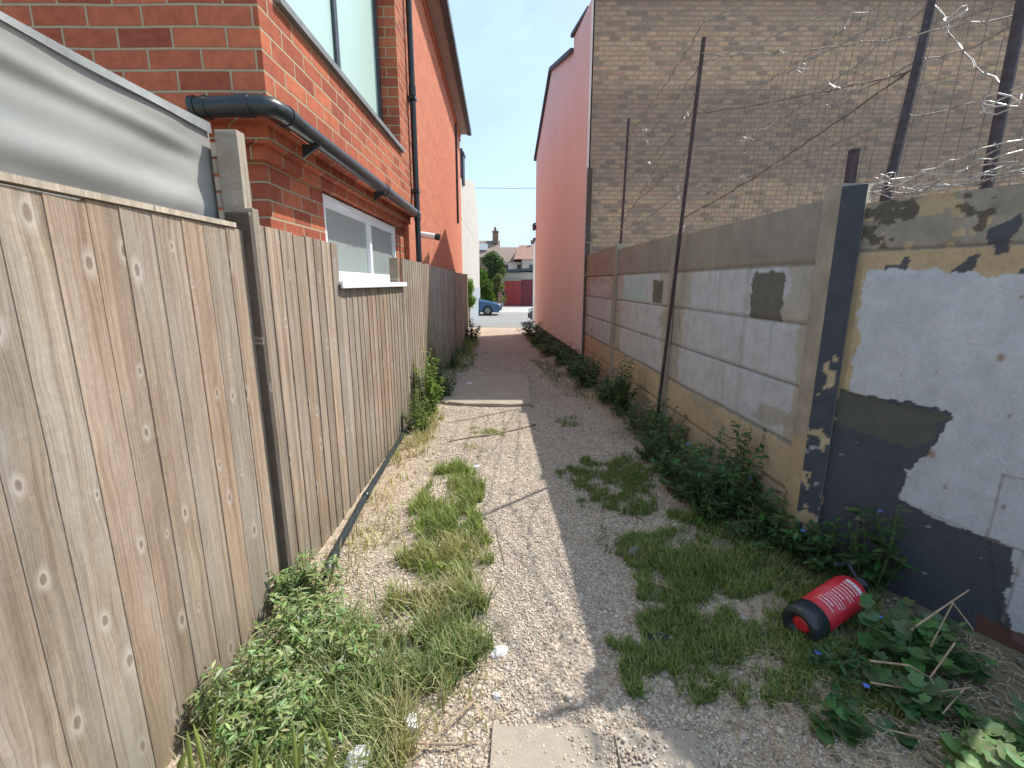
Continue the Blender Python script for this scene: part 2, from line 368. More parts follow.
bl = k.noise(k.map(o, (1, .8, 2.6), loc=(0, .3, 1.2), rot=(.35, 0, 0)), 1.5, 2); c = k.mix(k.ramp(bl, [(.6, 0.), (.75, .4)]), c, (.42, .55, .60))
k.color(c); k.bump(wv.outputs['Fac'], .0003)
t = k.n('ShaderNodeBsdfTranslucent'); m_ = k.n('ShaderNodeMixShader'); m_.inputs[0].default_value = .3; k.l(c, t.inputs['Color'])
out = [q for q in k.t.nodes if q.type == 'OUTPUT_MATERIAL'][0]; k.l(k.b.outputs[0], m_.inputs[1]); k.l(t.outputs[0], m_.inputs[2]); k.l(m_.outputs[0], out.inputs[0]); M['sheet'] = k.m
M['ext_red'] = plain('extinguisher_red', (.62, .028, .045), .3, .5, 0, .12, 12, 0)
M['ext_text'] = plain('label_white', (.75, .70, .72), .5, .3, 0, .05, 12, 0)
M['rag'] = plain('white_litter', (.72, .71, .74), .8, .2, 0, .2, 30, .002)
M['blk_rag'] = plain('black_polythene', (.025, .028, .034), .45, .4, 0, .3, 30, .002)
M['twig'] = plain('dry_twig', (.36, .27, .18), .85, .2, 0, .3, 40, .001)
M['straw'] = plain('dry_straw', (.52, .42, .27), .8, .2, 0, .25, 40, 0)
M['car_blue'] = plain('blue_car_paint', (.055, .13, .25), .22, .6, .35, .05, 2, 0)
M['car_dark'] = plain('dark_car_paint', (.05, .055, .075), .22, .6, .3, .05, 2, 0)
M['tyre'] = plain('tyre_rubber', (.025, .025, .027), .85, .2)
M['alloy'] = plain('alloy_rim', (.22, .23, .25), .35, .5, .7, .05, 5, 0)
M['lamp_glass'] = plain('lamp_lens', (.6, .62, .65), .1, .6, 0, .05, 5, 0)

# ------------------------------------------------------------------ ground (one sheet)
def grade(a, b, d0, d1, n):
    pass
xs = np.concatenate([-np.geomspace(400, 4, 22), np.linspace(-3.8, -1.7, 12), np.arange(-1.6, 2.6, .03), np.linspace(2.7, 4, 8), np.geomspace(4.5, 400, 22)])
ys = np.concatenate([-np.geomspace(100, 1, 12), np.arange(-.8, .7, .15), np.arange(.7, 5, .03), np.arange(5, 9, .06), np.arange(9, 34, .35), np.geomspace(35, 800, 26)])
X, Y = np.meshgrid(xs, ys); Z = gz(X, Y)
Fi = np.arange(len(ys) * len(xs)).reshape(len(ys), len(xs))
F = np.stack([Fi[:-1, :-1], Fi[:-1, 1:], Fi[1:, 1:], Fi[1:, :-1]], -1).reshape(-1, 4)
# r: how gravelly, g: darker soil towards the right wall, b: pale concrete beyond
gr = sst(-.98, -.72, X + .25 * (fbm(X * 3, Y * 3, 5) - .5)) * (1 - sst(.85, 1.25, X + .5 * (fbm(X * 2, Y * 2, 6) - .5)))
gr = np.clip(gr + .35 * (fbm(X * 1.5, Y * 1.5, 8) > .52), 0, 1)
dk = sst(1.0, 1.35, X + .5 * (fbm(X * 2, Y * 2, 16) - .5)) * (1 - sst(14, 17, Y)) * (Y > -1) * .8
pl = sst(32, 33.2, Y) * (1 - sst(60, 70, Y))
npmesh('ground', np.stack([X, Y, Z], -1).reshape(-1, 3), F, np.stack([gr, dk, pl], -1).reshape(-1, 3), M['ground'], smooth=True)['kind'] = 'structure'

# road across the far end of the alley
m = MB(); ry = np.linspace(21.6, 32.6, 9)
vv = []; ff = []
for i, y in enumerate(ry):
    for x in (-60, 60): vv.append((x, y, g1(0, y) + .006 if y > 22 else -.45 + .012))
for i in range(len(ry) - 1): ff.append((2 * i, 2 * i + 1, 2 * i + 3, 2 * i + 2))
m.add([(v[0], v[1], -.432) for v in vv], ff); tag(m.build('road', M['asphalt']), kind='structure')
m = MB(); m.box(-60, -.9, 32.6, 32.75, -.5, -.36); m.box(2.6, 60, 32.6, 32.75, -.5, -.36); tag(m.build('kerb', M['slab']), kind='structure')

# ------------------------------------------------------------------ left: timber fence
def boards(mb, x, y0, y1, zt, z0=-.02, wmin=.095, wmax=.15, slope=0., tone=(.3, .8), warm=.5, top_j=.006, th=(.013, .007)):
    y = y0
    while y < y1 - .01:
        wd = random.uniform(wmin, wmax); ye = min(y + wd, y1)
        if y1 - ye < .04: ye = y1
        r = random.random(); g_ = random.uniform(*tone); b = random.random() * warm if random.random() < .7 else random.uniform(.6, 1)
        xf = x + slope * (y - y0) + random.uniform(-.001, .001); xg = x + slope * (ye - y0)
        z = zt + random.uniform(-top_j, top_j)
        # feather edge: thick at the near edge, thin where the next one laps over it
        th0, th1 = th
        mb.hexa([(xf - .012, y, z0), (xf + th0 - .006, y, z0), (xg + th1 - .006, ye + .006, z0), (xg - .012, ye + .006, z0)],
                [(xf - .012, y, z), (xf + th0 - .006, y, z), (xg + th1 - .006, ye + .006, z), (xg - .012, ye + .006, z)], (r, g_, b))
        y = ye
fence = thing('wooden_fence', 'long weathered featheredge timber fence along the left of the path, notched below the white window', 'fence', (-1.13, 3, 0))
m = MB(); boards(m, -1.137, -1.2, 2.055, 1.765, wmin=.10, wmax=.15, tone=(.35, .85), warm=.6, top_j=.003, th=(.0105, .0075)); m.build('board_panel', M['wood'], fence)
m = MB(); boards(m, -1.14, 2.13, 3.155, 1.80, tone=(.2, 1.)); m.build('board_panel', M['wood'], fence)
m = MB(); boards(m, -1.15, 3.16, 5.02, 1.535, tone=(.3, 1.)); m.build('board_panel', M['wood'], fence)
m = MB(); boards(m, -1.15, 5.03, 6.75, 1.80, tone=(.45, 1.)); m.build('board_panel', M['wood'], fence)
m = MB(); m.box(-1.165, -1.125, -1.2, 2.0, 1.772, 1.79, (.3, .8, .3)); m.build('cap_rail', M['wood_pale'], fence)
m = MB(); m.box(-1.175, -1.098, 2.085, 2.135, -.02, 1.86, (.2, .55, .2)); m.build('post', M['wood'], fence, bevel=.003)
m = MB(); m.box(-1.20, -1.100, 2.055, 2.083, -.02, 1.84, (.7, .3, .2)); m.build('post', M['wood_dark'], fence)
m = MB(); m.box(-1.222, -1.130, 2.088, 2.15, 1.765, 2.165, (.5, .35, .1)); m.build('post_extension', M['wood_pale'], fence, bevel=.003)
m = MB(); m.box(-1.26, -1.175, 4.94, 5.03, .0, 1.80, (.6, .3, .3)); m.build('post', M['wood'], fence, bevel=.003)
m = MB(); m.box(-1.26, -1.175, 6.64, 6.74, .0, 1.78, (.8, .5, .3)); m.build('post', M['wood'], fence, bevel=.003)
for zz in (.35, 1.0, 1.6):
    m = MB(); m.box(-1.22, -1.156, -1.2, 2.05, zz, zz + .07, (.1, .5, .2))
    if zz < 1.5: m.box(-1.22, -1.166, 2.14, 6.1, zz, zz + .07, (.1, .5, .2))
    m.build('rail', M['wood'], fence)
fence2 = thing('wooden_fence', 'far grey brown timber fence set back beyond the notched fence, reaching the gravel end', 'fence', (-1.3, 9, 0))
m = MB(); boards(m, -1.21, 6.80, 10.3, 1.80, z0=-.05, slope=-.011, tone=(.2, .6), warm=.3); m.build('board_panel', M['wood_red'], fence2)
m = MB(); boards(m, -1.25, 10.4, 13.6, 1.78, z0=-.05, slope=-.011, tone=(.3, .8), warm=1.); m.build('board_panel', M['wood_pale'], fence2)  # paler timber stands in for the sun on this far panel
m = MB(); m.box(-1.32, -1.235, 10.3, 10.4, -.05, 1.84, (.1, .5, .5)); m.build('post', M['wood'], fence2)
m = MB(); m.box(-1.38, -1.27, 13.6, 13.7, -.05, 1.80, (.1, .7, .5)); m.build('post', M['wood_pale'], fence2)

# sheeting fixed above the first fence panel, thin waves from the pull of the nails
ny, nzz = 90, 46; V = []
for j in range(nzz):
    for i in range(ny):
        u = i / (ny - 1); t_ = j / (nzz - 1); y = -.9 + 3.02 * u; z = 1.68 + .515 * t_
        d = .011 * math.sin(9 * (t_ * 1.1 + .35 * u) + 1.2) * (1 - .3 * t_) + .005 * math.sin(24 * t_ + 6 * u) + .006 * math.sin(31 * u - 8 * t_)
        fold = math.exp(-((t_ - .80 + .25 * (u - .8)) / .06) ** 2) * .022
        pull = 1 - max(0, (u - .93) / .07); d *= pull; fold *= pull
        V.append((-1.262 + d + fold, y, z - .02 * math.sin(u * 9) * t_ * .4))
Fx = [(j * ny + i, j * ny + i + 1, (j + 1) * ny + i + 1, (j + 1) * ny + i) for j in range(nzz - 1) for i in range(ny - 1)]
sheet = thing('plastic_sheeting', 'grey white woven plastic sheeting stretched above the first fence panel', 'sheeting', (-1.26, .6, 1.68))
m = MB(); m.add(V, Fx); so_ = m.build('sheet', M['sheet'], sheet, smooth=True)
sm = so_.modifiers.new('thickness', 'SOLIDIFY'); sm.thickness = .002
m = MB(); nb = 60; vb = []
for i in range(nb):
    u = i / (nb - 1); y = -.9 + 3.02 * u; zt = 2.198 - .008 * math.sin(u * 9)
    dw = .020 + .018 * max(0, u - .75) * 4
    vb += [(-1.243 + .006 * math.sin(30 * u), y, zt - dw), (-1.250, y, zt + .004)]
m.add(vb, [(2 * i, 2 * i + 2, 2 * i + 3, 2 * i + 1) for i in range(nb - 1)]); m.build('hem', plain('clear_grey_hem', (.20, .21, .205), .6, .5, 0, .2, 12), sheet, smooth=True)
m = MB(); m.hexa([(-1.228, .93, 1.6), (-1.200, .93, 1.6), (-1.200, 1.16, 1.6), (-1.228, 1.16, 1.6)], [(-1.228, .98, 2.08), (-1.200, .98, 2.08), (-1.200, 1.07, 2.08), (-1.228, 1.07, 2.08)], (.4, .8, .4))
tag(m.build('timber_batten', M['wood_pale'], None), 'short leaning timber batten in front of the plastic sheeting at the left picture edge', 'batten')
# slatted timber screen between fence post and house corner
scr = thing('slatted_screen', 'small pale horizontal slatted timber screen between fence post and brick corner', 'screen', (-1.3, 2.16, 1.6))
for i in range(8):
    m = MB(); z = 1.60 + .068 * i; m.box(-1.62, -1.185 - .006 * (i % 3), 2.135 + .008 * (i % 2), 2.165 + .008 * (i % 2), z, z + .055, (random.random(), random.uniform(.4, 1), random.random())); m.build('slat', M['wood_pale'], scr)

# ------------------------------------------------------------------ left: red brick house
hA = thing('red_brick_house', 'near red brick house with overhanging upper wall, frosted windows and black waste pipe', 'house', (-3, 4, 0))
UX, LX = -1.253, -1.405
YF = 2.64
m = MB()   # lower storey wall with an opening for the small window (built of blocks round it)
WY0, WY1, WZ0, WZ1 = 3.68, 5.90, 1.562, 2.205
YE = 6.33
m.box(-6, LX, 2.86, WY0, -.1, 2.222); m.box(-6, LX, WY1, YE, -.1, 2.222); m.box(-6, LX - .0, WY0, WY1, -.1, WZ0); m.box(-6, LX - .22, WY0, WY1, WZ0, 2.222)
m.build('lower_wall', M['red_brick'], hA)
m = MB(); m.box(-6, LX + .05, 2.80, YE, 2.222, 2.29); m.box(-6, LX + .10, 2.73, YE, 2.29, 2.375); m.build('corbel', M['red_brick'], hA)
m = MB()
SY0, SY1, SZ = 2.86, 5.72, 3.05
m.box(-6, UX, YF, YE, 2.375, SZ - .04); m.box(-6, UX, YF, SY0, SZ - .04, 7.4); m.box(-6, UX, SY1, YE, SZ - .04, 7.4); m.box(-6, UX - .35, SY0, SY1, SZ - .04, 7.4); m.box(UX - .35, UX, SY0, SY1, 6.25, 7.4)
m.build('upper_wall', M['red_brick'], hA)
m = MB(); m.hexa([(-6.2, YF - .2, 7.4), (UX + .12, YF - .2, 7.4), (UX + .12, YE, 7.4), (-6.2, YE, 7.4)], [(-6.0, YF, 7.6), (UX, YF, 7.6), (UX, YE, 7.6), (-6.0, YE, 7.6)]); m.build('roof', M['slate'], hA)
wu = MB(); fx = UX - .21
for yy in (SY0 + .0, 4.34, SY1 - .075): wu.box(fx - .05, fx + .02, yy, yy + .075, SZ, 6.25)
wu.box(fx - .05, fx + .019, SY0, SY1, SZ + .001, SZ + .07); wu.box(fx - .05, fx + .019, SY0, SY1, 6.18, 6.25)
wf = wu.build('window', M['dark_frame'], hA)
m = MB(); m.box(fx - .03, fx - .005, SY0 + .07, 4.345, SZ + .06, 6.19); m.box(fx - .03, fx - .005, 4.41, SY1 - .07, SZ + .06, 6.19); m.build('pane', M['frost'], wf)
m = MB(); m.hexa([(UX - .2, SY0 - .03, SZ - .045), (UX + .035, SY0 - .03, SZ - .055), (UX + .035, SY1 + .02, SZ - .055), (UX - .2, SY1 + .02, SZ - .045)], [(UX - .2, SY0 - .03, SZ), (UX + .035, SY0 - .03, SZ - .015), (UX + .035, SY1 + .02, SZ - .015), (UX - .2, SY1 + .02, SZ)]); m.build('sill', M['grey_lead'], wf)
wl = MB(); fx = LX - .012; MY = 4.84
wl.box(fx - .06, fx + .006, WY0, WY1, WZ0, WZ0 + .055); wl.box(fx - .06, fx + .006, WY0, WY1, WZ1 - .055, WZ1)
wl.box(fx - .06, fx + .004, WY0, WY0 + .055, WZ0, WZ1); wl.box(fx - .06, fx + .004, WY1 - .055, WY1, WZ0, WZ1); wl.box(fx - .06, fx + .004, MY, MY + .07, WZ0, WZ1)
for a_, b_ in ((WY0 + .055, MY), (MY + .07, WY1 - .055)):
    for (p, q, r_, s_) in ((a_, b_, WZ0 + .055, WZ0 + .082), (a_, b_, WZ1 - .082, WZ1 - .055)): wl.box(fx - .05, fx + .001, p, q, r_, s_)
wf = wl.build('window', M['white_paint'], hA)
m = MB(); m.box(fx - .045, fx - .03, WY0 + .04, MY + .01, WZ0 + .04, WZ1 - .04); m.box(fx - .045, fx - .03, MY + .06, WY1 - .04, WZ0 + .04, WZ1 - .04); m.build('pane', M['obscure'], wf)
m = MB(); m.box(LX - .06, -1.105, 3.12, 5.03, WZ0 - .022, WZ0 - .002); m.box(-1.118, -1.104, 3.12, 5.03, WZ0 - .045, WZ0 - .0225); m.box(LX - .06, -1.165, 5.03, WY1 + .03, WZ0 - .022, WZ0 - .002); m.build('sill', M['white_paint'], wf)
for yy in (4.0, 5.15):
    m = MB(); m.box(fx + .004, fx + .018, yy, yy + .25, WZ1 - .042, WZ1 - .020); m.build('trickle_vent', M['white_paint'], wf, bevel=.003)
# black waste pipe
pp = MB(); KX = -1.186
pts = [(-1.56, 2.515, 2.385), (-1.45, 2.52, 2.392), (-1.30, 2.53, 2.402), (-1.235, 2.54, 2.405), (-1.20, 2.565, 2.406), (KX, 2.62, 2.405), (KX, 2.9, 2.402), (KX, 6.10, 2.388)]
pp.tube(pts, .048, 24)
for p, q in (((-1.56, 2.515, 2.385), (-1.535, 2.516, 2.387)), ((-1.50, 2.518, 2.389), (-1.485, 2.519, 2.39)), ((-1.34, 2.527, 2.399), (-1.28, 2.532, 2.403)), ((KX, 2.68, 2.404), (KX, 2.76, 2.403)), ((KX, 4.6, 2.395), (KX, 4.7, 2.395)), ((KX, 6.02, 2.389), (KX, 6.14, 2.388))):
    pp.tube([p, q], .054, 24)
wp = pp.build('waste_pipe', M['black_plastic'], hA, smooth=True)
md = wp.modifiers.new('edge', 'EDGE_SPLIT'); md.split_angle = R(50)
for yy in (3.02, 4.5):
    m = MB(); m.box(UX, KX + .04, yy, yy + .025, 2.345, 2.357); m.add([(UX, yy, 2.345), (UX, yy + .02, 2.345), (UX, yy + .02, 2.28), (UX, yy, 2.28), (KX + .03, yy, 2.345), (KX + .03, yy + .02, 2.345)], [(0, 3, 4), (1, 5, 2), (3, 2, 5, 4), (0, 4, 5, 1), (0, 1, 2, 3)]); m.build('bracket', M['black_plastic'], wp)
m = MB(); m.tube([(-1.197, 6.22, -.1), (-1.197, 6.22, 7.3)], .036, 16)
for zz in (2.32, 3.75, 5.1): m.tube([(-1.197, 6.22, zz), (-1.197, 6.22, zz + .11)], .043, 16)
dp = m.build('downpipe', M['black_plastic'], hA, smooth=True); md = dp.modifiers.new('edge', 'EDGE_SPLIT'); md.split_angle = R(50)
for zz in (2.65, 3.7, 5.2):
    m = MB(); m.box(UX, -1.155, 6.16, 6.28, zz, zz + .035); m.build('clip', M['black_plastic'], dp)

# second house: smooth red brick, eave parallel to the path
hB = thing('red_brick_house', 'second taller orange red brick house beyond the black downpipe with deep eaves', 'house', (-3, 9, 0))
def bx(y): return -1.34 - .029 * (y - 6.34)
HA, HB, HZ = 6.35, 15.6, 6.02
m = MB(); y0, y1 = HA, HB
m.hexa([(-7, y0, -.2), (bx(y0), y0, -.2), (bx(y1), y1, -.2), (-7, y1, -.2)], [(-7, y0, HZ), (bx(y0), y0, HZ), (bx(y1), y1, HZ), (-7, y1, HZ)]); m.build('wall', M['red_brick_far'], hB)
def strip(name, o0, o1, z0, z1, mat, parent, ya=HA, yb=HB + .1):
    m = MB(); a, b = ya, yb
    m.hexa([(bx(a) + o0, a, z0), (bx(a) + o1, a, z0), (bx(b) + o1, b, z0), (bx(b) + o0, b, z0)], [(bx(a) + o0, a, z1), (bx(a) + o1, a, z1), (bx(b) + o1, b, z1), (bx(b) + o0, b, z1)]); return m.build(name, mat, parent)
strip('string_course', .0, .03, HZ - .20, HZ - .155, M['red_brick_far'], hB); strip('string_course', .0, .035, HZ - .07, HZ - .02, M['red_brick_far'], hB)
strip('soffit', -.1, .24, HZ, HZ + .05, M['soffit'], hB); strip('gutter', .24, .36, HZ - .03, HZ + .11, M['slate'], hB)
m = MB(); a, b = HA - .02, HB + .13; m.hexa([(bx(a) + .26, a, HZ + .12), (bx(b) + .26, b, HZ + .12), (-7, b, HZ + .08), (-7, a, HZ + .08)], [(bx(a) + .22, a, HZ + .16), (bx(b) + .22, b, HZ + .16), (-4, b, HZ + 1.5), (-4, a, HZ + 1.5)]); m.build('roof', M['slate'], hB)
m = MB(); m.box(-1.56, -1.50, 13.9, 13.93, 3.2, 5.8); m.build('cable', M['dark_frame'], hB)
# security camera on the wall
sc_ = thing('security_camera', 'small white tubular security camera with black hood on the red wall', 'security camera', (-1.3, 7.0, 2.2))
m = MB(); m.tube([(-1.335, 7.0, 2.235), (-1.10, 7.0, 2.20)], .043, 20); m.build('housing', M['white_paint'], sc_, smooth=False)
m = MB(); m.tube([(-1.10, 7.0, 2.203), (-1.03, 7.0, 2.19)], .046, 20); m.build('hood', M['black_plastic'], sc_)
m = MB(); m.tube([(-1.37, 7.0, 2.20), (-1.31, 7.0, 2.225)], .022, 8); m.build('mount', M['white_paint'], sc_)

# third building: pale rendered gable wall
hC = thing('rendered_house', 'pale cream rendered house with blue grey base and dark chimney beyond the red house', 'house', (-4, 24, 0))
m = MB(); P0, P1 = (-1.86, 17.5), (-2.13, 31.5)
m.hexa([(-9, P0[1], 1.3), (P0[0], P0[1], 1.3), (P1[0], P1[1], 1.3), (-9, P1[1], 1.3)], [(-9, P0[1], 5.2), (P0[0], P0[1], 5.2), (P1[0], P1[1], 4.0), (-9, P1[1], 4.0)])
q_ = [(-1.855, 17.52, 3.9), (-2.125, 31.48, 3.9), (-2.125, 31.48, 4.4), (-2.11, 30.2, 5.9), (-2.045, 27.0, 6.9), (-1.855, 17.52, 5.15)]; m.hexa(q_, [(-2.6, y, z) for x, y, z in q_]); m.build('wall', M['cream'], hC)
m = MB(); m.hexa([(-9, P0[1] - .02, -.6), (P0[0] + .02, P0[1] - .02, -.6), (P1[0] + .02, P1[1] + .02, -.6), (-9, P1[1] + .02, -.6)], [(-9, P0[1] - .02, 1.3), (P0[0] + .02, P0[1] - .02, 1.3), (P1[0] + .02, P1[1] + .02, 1.3), (-9, P1[1] + .02, 1.3)]); m.build('plinth', M['grey_render'], hC)
m = MB(); q_ = [(-1.95, 17.6, 5.1), (-2.2, 27.0, 6.8), (-2.2, 30.2, 5.8), (-2.2, 31.4, 4.35)]; m.hexa([(x, y, z) for x, y, z in q_], [(-9, y, z + .02) for x, y, z in q_]); rf = m.build('roof', M['slate'], hC)
m = MB(); m.box(-2.1, -1.80, 18.6, 19.2, 5.2, 6.2); m.box(-2.14, -1.77, 18.55, 19.25, 6.2, 6.28); m.tube([(-1.92, 18.9, 6.28), (-1.92, 18.9, 6.45)], .08, 8); m.build('chimney', M['slate'], rf)

# ------------------------------------------------------------------ right: pink house with stock brick end wall
hP = thing('pink_house', 'tall pink rendered house with a yellow stock brick end wall facing the path', 'house', (4, 11, 0))
YB = 8.42
def px_(y): return 1.285 - .082 * (y - YB)
m = MB(); a, b = YB, 9.75
m.hexa([(px_(a), a, -.2), (9.0, a, -.2), (9.0, b, -.2), (px_(b), b, -.2)], [(px_(a), a, 5.90), (9.0, a, 5.90), (9.0, b, 5.90), (px_(b), b, 5.90)])
m.build('end_wall', M['stock_brick'], hP)
m = MB(); m.box(px_(YB) - .02, 9.05, YB - .035, YB + .3, 5.90, 5.955); m.build('coping', M['grey_lead'], hP)
m = MB(); t_ = .03    # pink render skin over the flank
prof = [(YB + .0, .28), (14.9, .30), (14.9, 5.18), (12.3, 6.42), (9.75, 5.72), (9.75, 5.98), (YB + .0, 5.895)]
inn = [(px_(y) - .0, y, z) for y, z in prof]; out_ = [(px_(y) - .035, y, z) for y, z in prof]; n = len(prof)
deep = [(8.9 if y > 9.74 else px_(y) + .01, y, z) for y, z in prof]
m.add(out_ + [(px_(y) + .02, y, z) for y, z in prof], [tuple(range(n))[::-1]] + [(i, (i + 1) % n, n + (i + 1) % n, n + i) for i in range(n)]); m.build('side_wall', M['pink'], hP)
m = MB(); a, b = 9.752, 14.89
m.hexa([(px_(a) + .02, a, -.2), (9, a, -.2), (9, b, -.2), (px_(b) + .02, b, -.2)], [(px_(a) + .02, a, 5.17), (9, a, 5.17), (9, b, 5.17), (px_(b) + .02, b, 5.17)]); m.build('rear_wall', M['pink'], hP)
m = MB(); a, b, r_ = 9.752, 15.0, 12.3
def pr(y, d): return px_(y) + d
m.add([(pr(a, -.10), a, 5.72), (pr(r_, -.10), r_, 6.42), (pr(b, -.10), b, 5.10), (9, a, 5.72), (9, r_, 6.42), (9, b, 5.10),
       (pr(a, -.10), a, 5.80), (pr(r_, -.10), r_, 6.50), (pr(b, -.10), b, 5.18), (9, a, 5.80), (9, r_, 6.50), (9, b, 5.18)],
      [(0, 3, 4, 1), (1, 4, 5, 2), (6, 7, 10, 9), (7, 8, 11, 10), (0, 1, 7, 6), (1, 2, 8, 7), (2, 5, 11, 8), (0, 6, 9, 3), (3, 9, 10, 4), (4, 10, 11, 5)]); m.build('roof', M['slate'], hP)
m = MB(); m.hexa([(pr(YB, -.06), YB + .31, 5.90), (9, YB + .31, 5.90), (9, 9.8, 5.985), (pr(9.8, -.09), 9.8, 5.985)], [(pr(YB, -.06), YB + .31, 5.96), (9, YB + .31, 5.96), (9, 9.8, 6.05), (pr(9.8, -.09), 9.8, 6.05)]); m.build('flat_roof', M['slate'], hP)
m = MB(); m.hexa([(pr(YB, -.005), YB + .01, -.2), (pr(YB, .0), YB + .01, -.2), (pr(14.9, .0), 14.9, -.2), (pr(14.9, -.02), 14.9, -.2)], [(pr(YB, -.005), YB + .01, .28), (pr(YB, .0), YB + .01, .28), (pr(14.9, .0), 14.9, .30), (pr(14.9, -.02), 14.9, .30)]); m.build('plinth', M['slate'], hP)
m = MB(); m.box(1.26, 1.335, YB - .10, YB - .04, .05, 3.42, (.3, .2, .1)); tag(m.build('dark_post', M['wood_dark']), 'tall dark timber post standing at the corner of the pink house', 'post')
# white house and lamp just past the pink one
hW = thing('white_house', 'narrow strip of white house showing past the pink wall', 'house', (3, 24, 0))
m = MB(); m.box(.93, 9, 19.5, 21.2, -.5, 3.2); m.build('wall', M['white_render'], hW)
m = MB(); m.box(.85, 9.1, 19.4, 21.3, 3.2, 3.32); m.build('roof', M['slate'], hW)
sdl = thing('wall_lamp', 'small dark lamp on a bracket at the far edge of the pink wall', 'lamp', (.7, 14.8, 3.2))
m = MB(); m.tube([(.77, 14.8, 3.3), (.66, 14.8, 3.32)], .015, 6); m.build('bracket', M['dark_frame'], sdl)
m = MB(); m.tube([(.71, 14.8, 3.12), (.66, 14.8, 3.27), (.66, 14.8, 3.31)], [.09, .05, .02], 10); m.build('lamp_head', M['dark_frame'], sdl)

# ------------------------------------------------------------------ right: concrete panel wall
WALL = thing('concrete_wall', 'concrete post and panel wall with patchy blue white paint along the right of the path', 'wall', (1.5, 5, 0))
wd = Vector((-.045, .99899, 0)).normalized(); W0 = Vector((1.5705, 2.3, 0)); wn = Vector((-wd.y, wd.x, 0))    # wn points to the path
def wgrid(s0, s1, z0, z1, ds, colf, dispf, org, dr, nrm, name, parent, thick=.05):
    S_ = np.arange(s0, s1 + 1e-6, (s1 - s0) / max(2, round((s1 - s0) / ds))); Zz = np.arange(z0, z1 + 1e-6, (z1 - z0) / round((z1 - z0) / ds))
    A, B = np.meshgrid(S_, Zz); D = dispf(A, B); col = colf(A, B)
    # edge loop behind to give thickness
    P = np.stack([org[0] + dr[0] * A + nrm[0] * D, org[1] + dr[1] * A + nrm[1] * D, B], -1)
    idx = np.arange(A.size).reshape(A.shape); F = np.stack([idx[:-1, :-1], idx[1:, :-1], idx[1:, 1:], idx[:-1, 1:]], -1).reshape(-1, 4)
    V = P.reshape(-1, 3); C = col.reshape(-1, 3)
    back = [(s0, z0), (s1, z0), (s1, z1), (s0, z1)]
    bv = np.array([[org[0] + dr[0] * s - nrm[0] * thick, org[1] + dr[1] * s - nrm[1] * thick, z] for s, z in back])
    n0 = len(V); fr = [idx[0, 0], idx[0, -1], idx[-1, -1], idx[-1, 0]]
    # sides as thin quads joined to a separate ring (corner points only)
    fv = V[fr]; V = np.concatenate([V, bv, fv]); C = np.concatenate([C, np.tile([[.33, .30, .25]], (8, 1))])
    b0, f0 = n0, n0 + 4
    ex = [[f0 + 3, f0 + 2, b0 + 2, b0 + 3], [f0 + 2, f0 + 1, b0 + 1, b0 + 2], [f0, f0 + 3, b0 + 3, b0], [b0 + 1, b0, b0 + 3, b0 + 2]]
    return npmesh(name, V, np.concatenate([F, np.array(ex)]), C, M['concrete_paint'], parent, smooth=False)
JZ = [.40, .67, 1.0, 1.33, 1.65]
def lerp(c, d, t): return c * (1 - t[..., None]) + np.array(d) * t[..., None]
def pan_col(seed, patches, pinkish=0.):
    def f(A, B):
        n1 = fbm(A * 3, B * 3, seed); n2 = fbm(A * 11, B * 11, seed + 1); e = (fbm(A * 8, B * 8, seed + 2) - .5) * .10 + (fbm(A * 30, B * 30, seed + 4) - .5) * .03
        grey = np.array([.30, .275, .235]); c = np.ones(A.shape + (3,)) * grey * (0.8 + .4 * n1)[..., None]
        # lower rows: ochre beige
        c = lerp(c, (.50, .405, .28), (B < .66 + e * .3) * 1.)
        c = lerp(c, (.40, .34, .27), (B < .40 + e) * sst(.4, .65, n1) * .6)
        # bluish white paint on rows 2-4
        L = A.max() - A.min(); sa = A - A.min()
        lo = np.where(B > 1.33, .30, np.where(B > 1.0, .14, .12)); hi = L - np.where(B > 1.33, .34, .22)
        pt = ((sa + e * 1.6 > lo) & (sa + e * 1.6 < hi) & (B > .67) & (B < 1.65 + e * .12)) * 1.
        c = lerp(c, (.47, .455, .40), ((B > .67) & (B < 1.65)) * .75)
        c = lerp(c, (.50, .525, .565), pt * (.72 + .28 * sst(.3, .5, n2)))
        c = lerp(c, (.36, .33, .26), sst(.66, .72, fbm(A * 2.2 + 5, B * 5, seed + 7)) * .7 * (B < 1.65))
        if pinkish: c = lerp(c, (.42, .30, .27), np.full(A.shape, pinkish) * (B > 1.3))
        for (x0, x1, z0, z1, cc, al) in patches:
            ee = (fbm(A * 9, B * 30, seed + 9) - .5) * .05
            c = lerp(c, cc, ((A + ee > x0) & (A + ee < x1) & (B + ee * .4 > z0) & (B + ee * .4 < z1)) * al)
        st = sst(.6, .8, fbm(A * 16, B * 1.2, seed + 12)) * .25; c = lerp(c, (.25, .22, .18), st)
        # joints are dirty
        for jz in JZ:
            c = lerp(c, (.10, .09, .075), np.exp(-((B - jz) / .006) ** 2) * .85)
        return c
    return f
def pan_disp(seed):
    offs = rng.uniform(-.006, .006, 7)
    def f(A, B):
        row = np.searchsorted(JZ, B); d = offs[row] + .004 * (fbm(A * 2, B * 2, seed) - .5)
        for jz in JZ: d = d - .014 * np.exp(-((B - jz) / .008) ** 2)
        return d
    return f
DG = (.13, .125, .105); TE = (.42, .56, .57)
bays = [(.12, 2.02, 1.955, 3, [(.42, .76, 1.33, 1.615, DG, .95)], 0), (2.13, 4.02, 1.98, 41, [(2.34, 2.62, 1.35, 1.575, DG, .95), (2.84, 3.72, 1.36, 1.64, TE, .85)], 0), (4.13, 6.04, 2.03, 77, [], .25)]
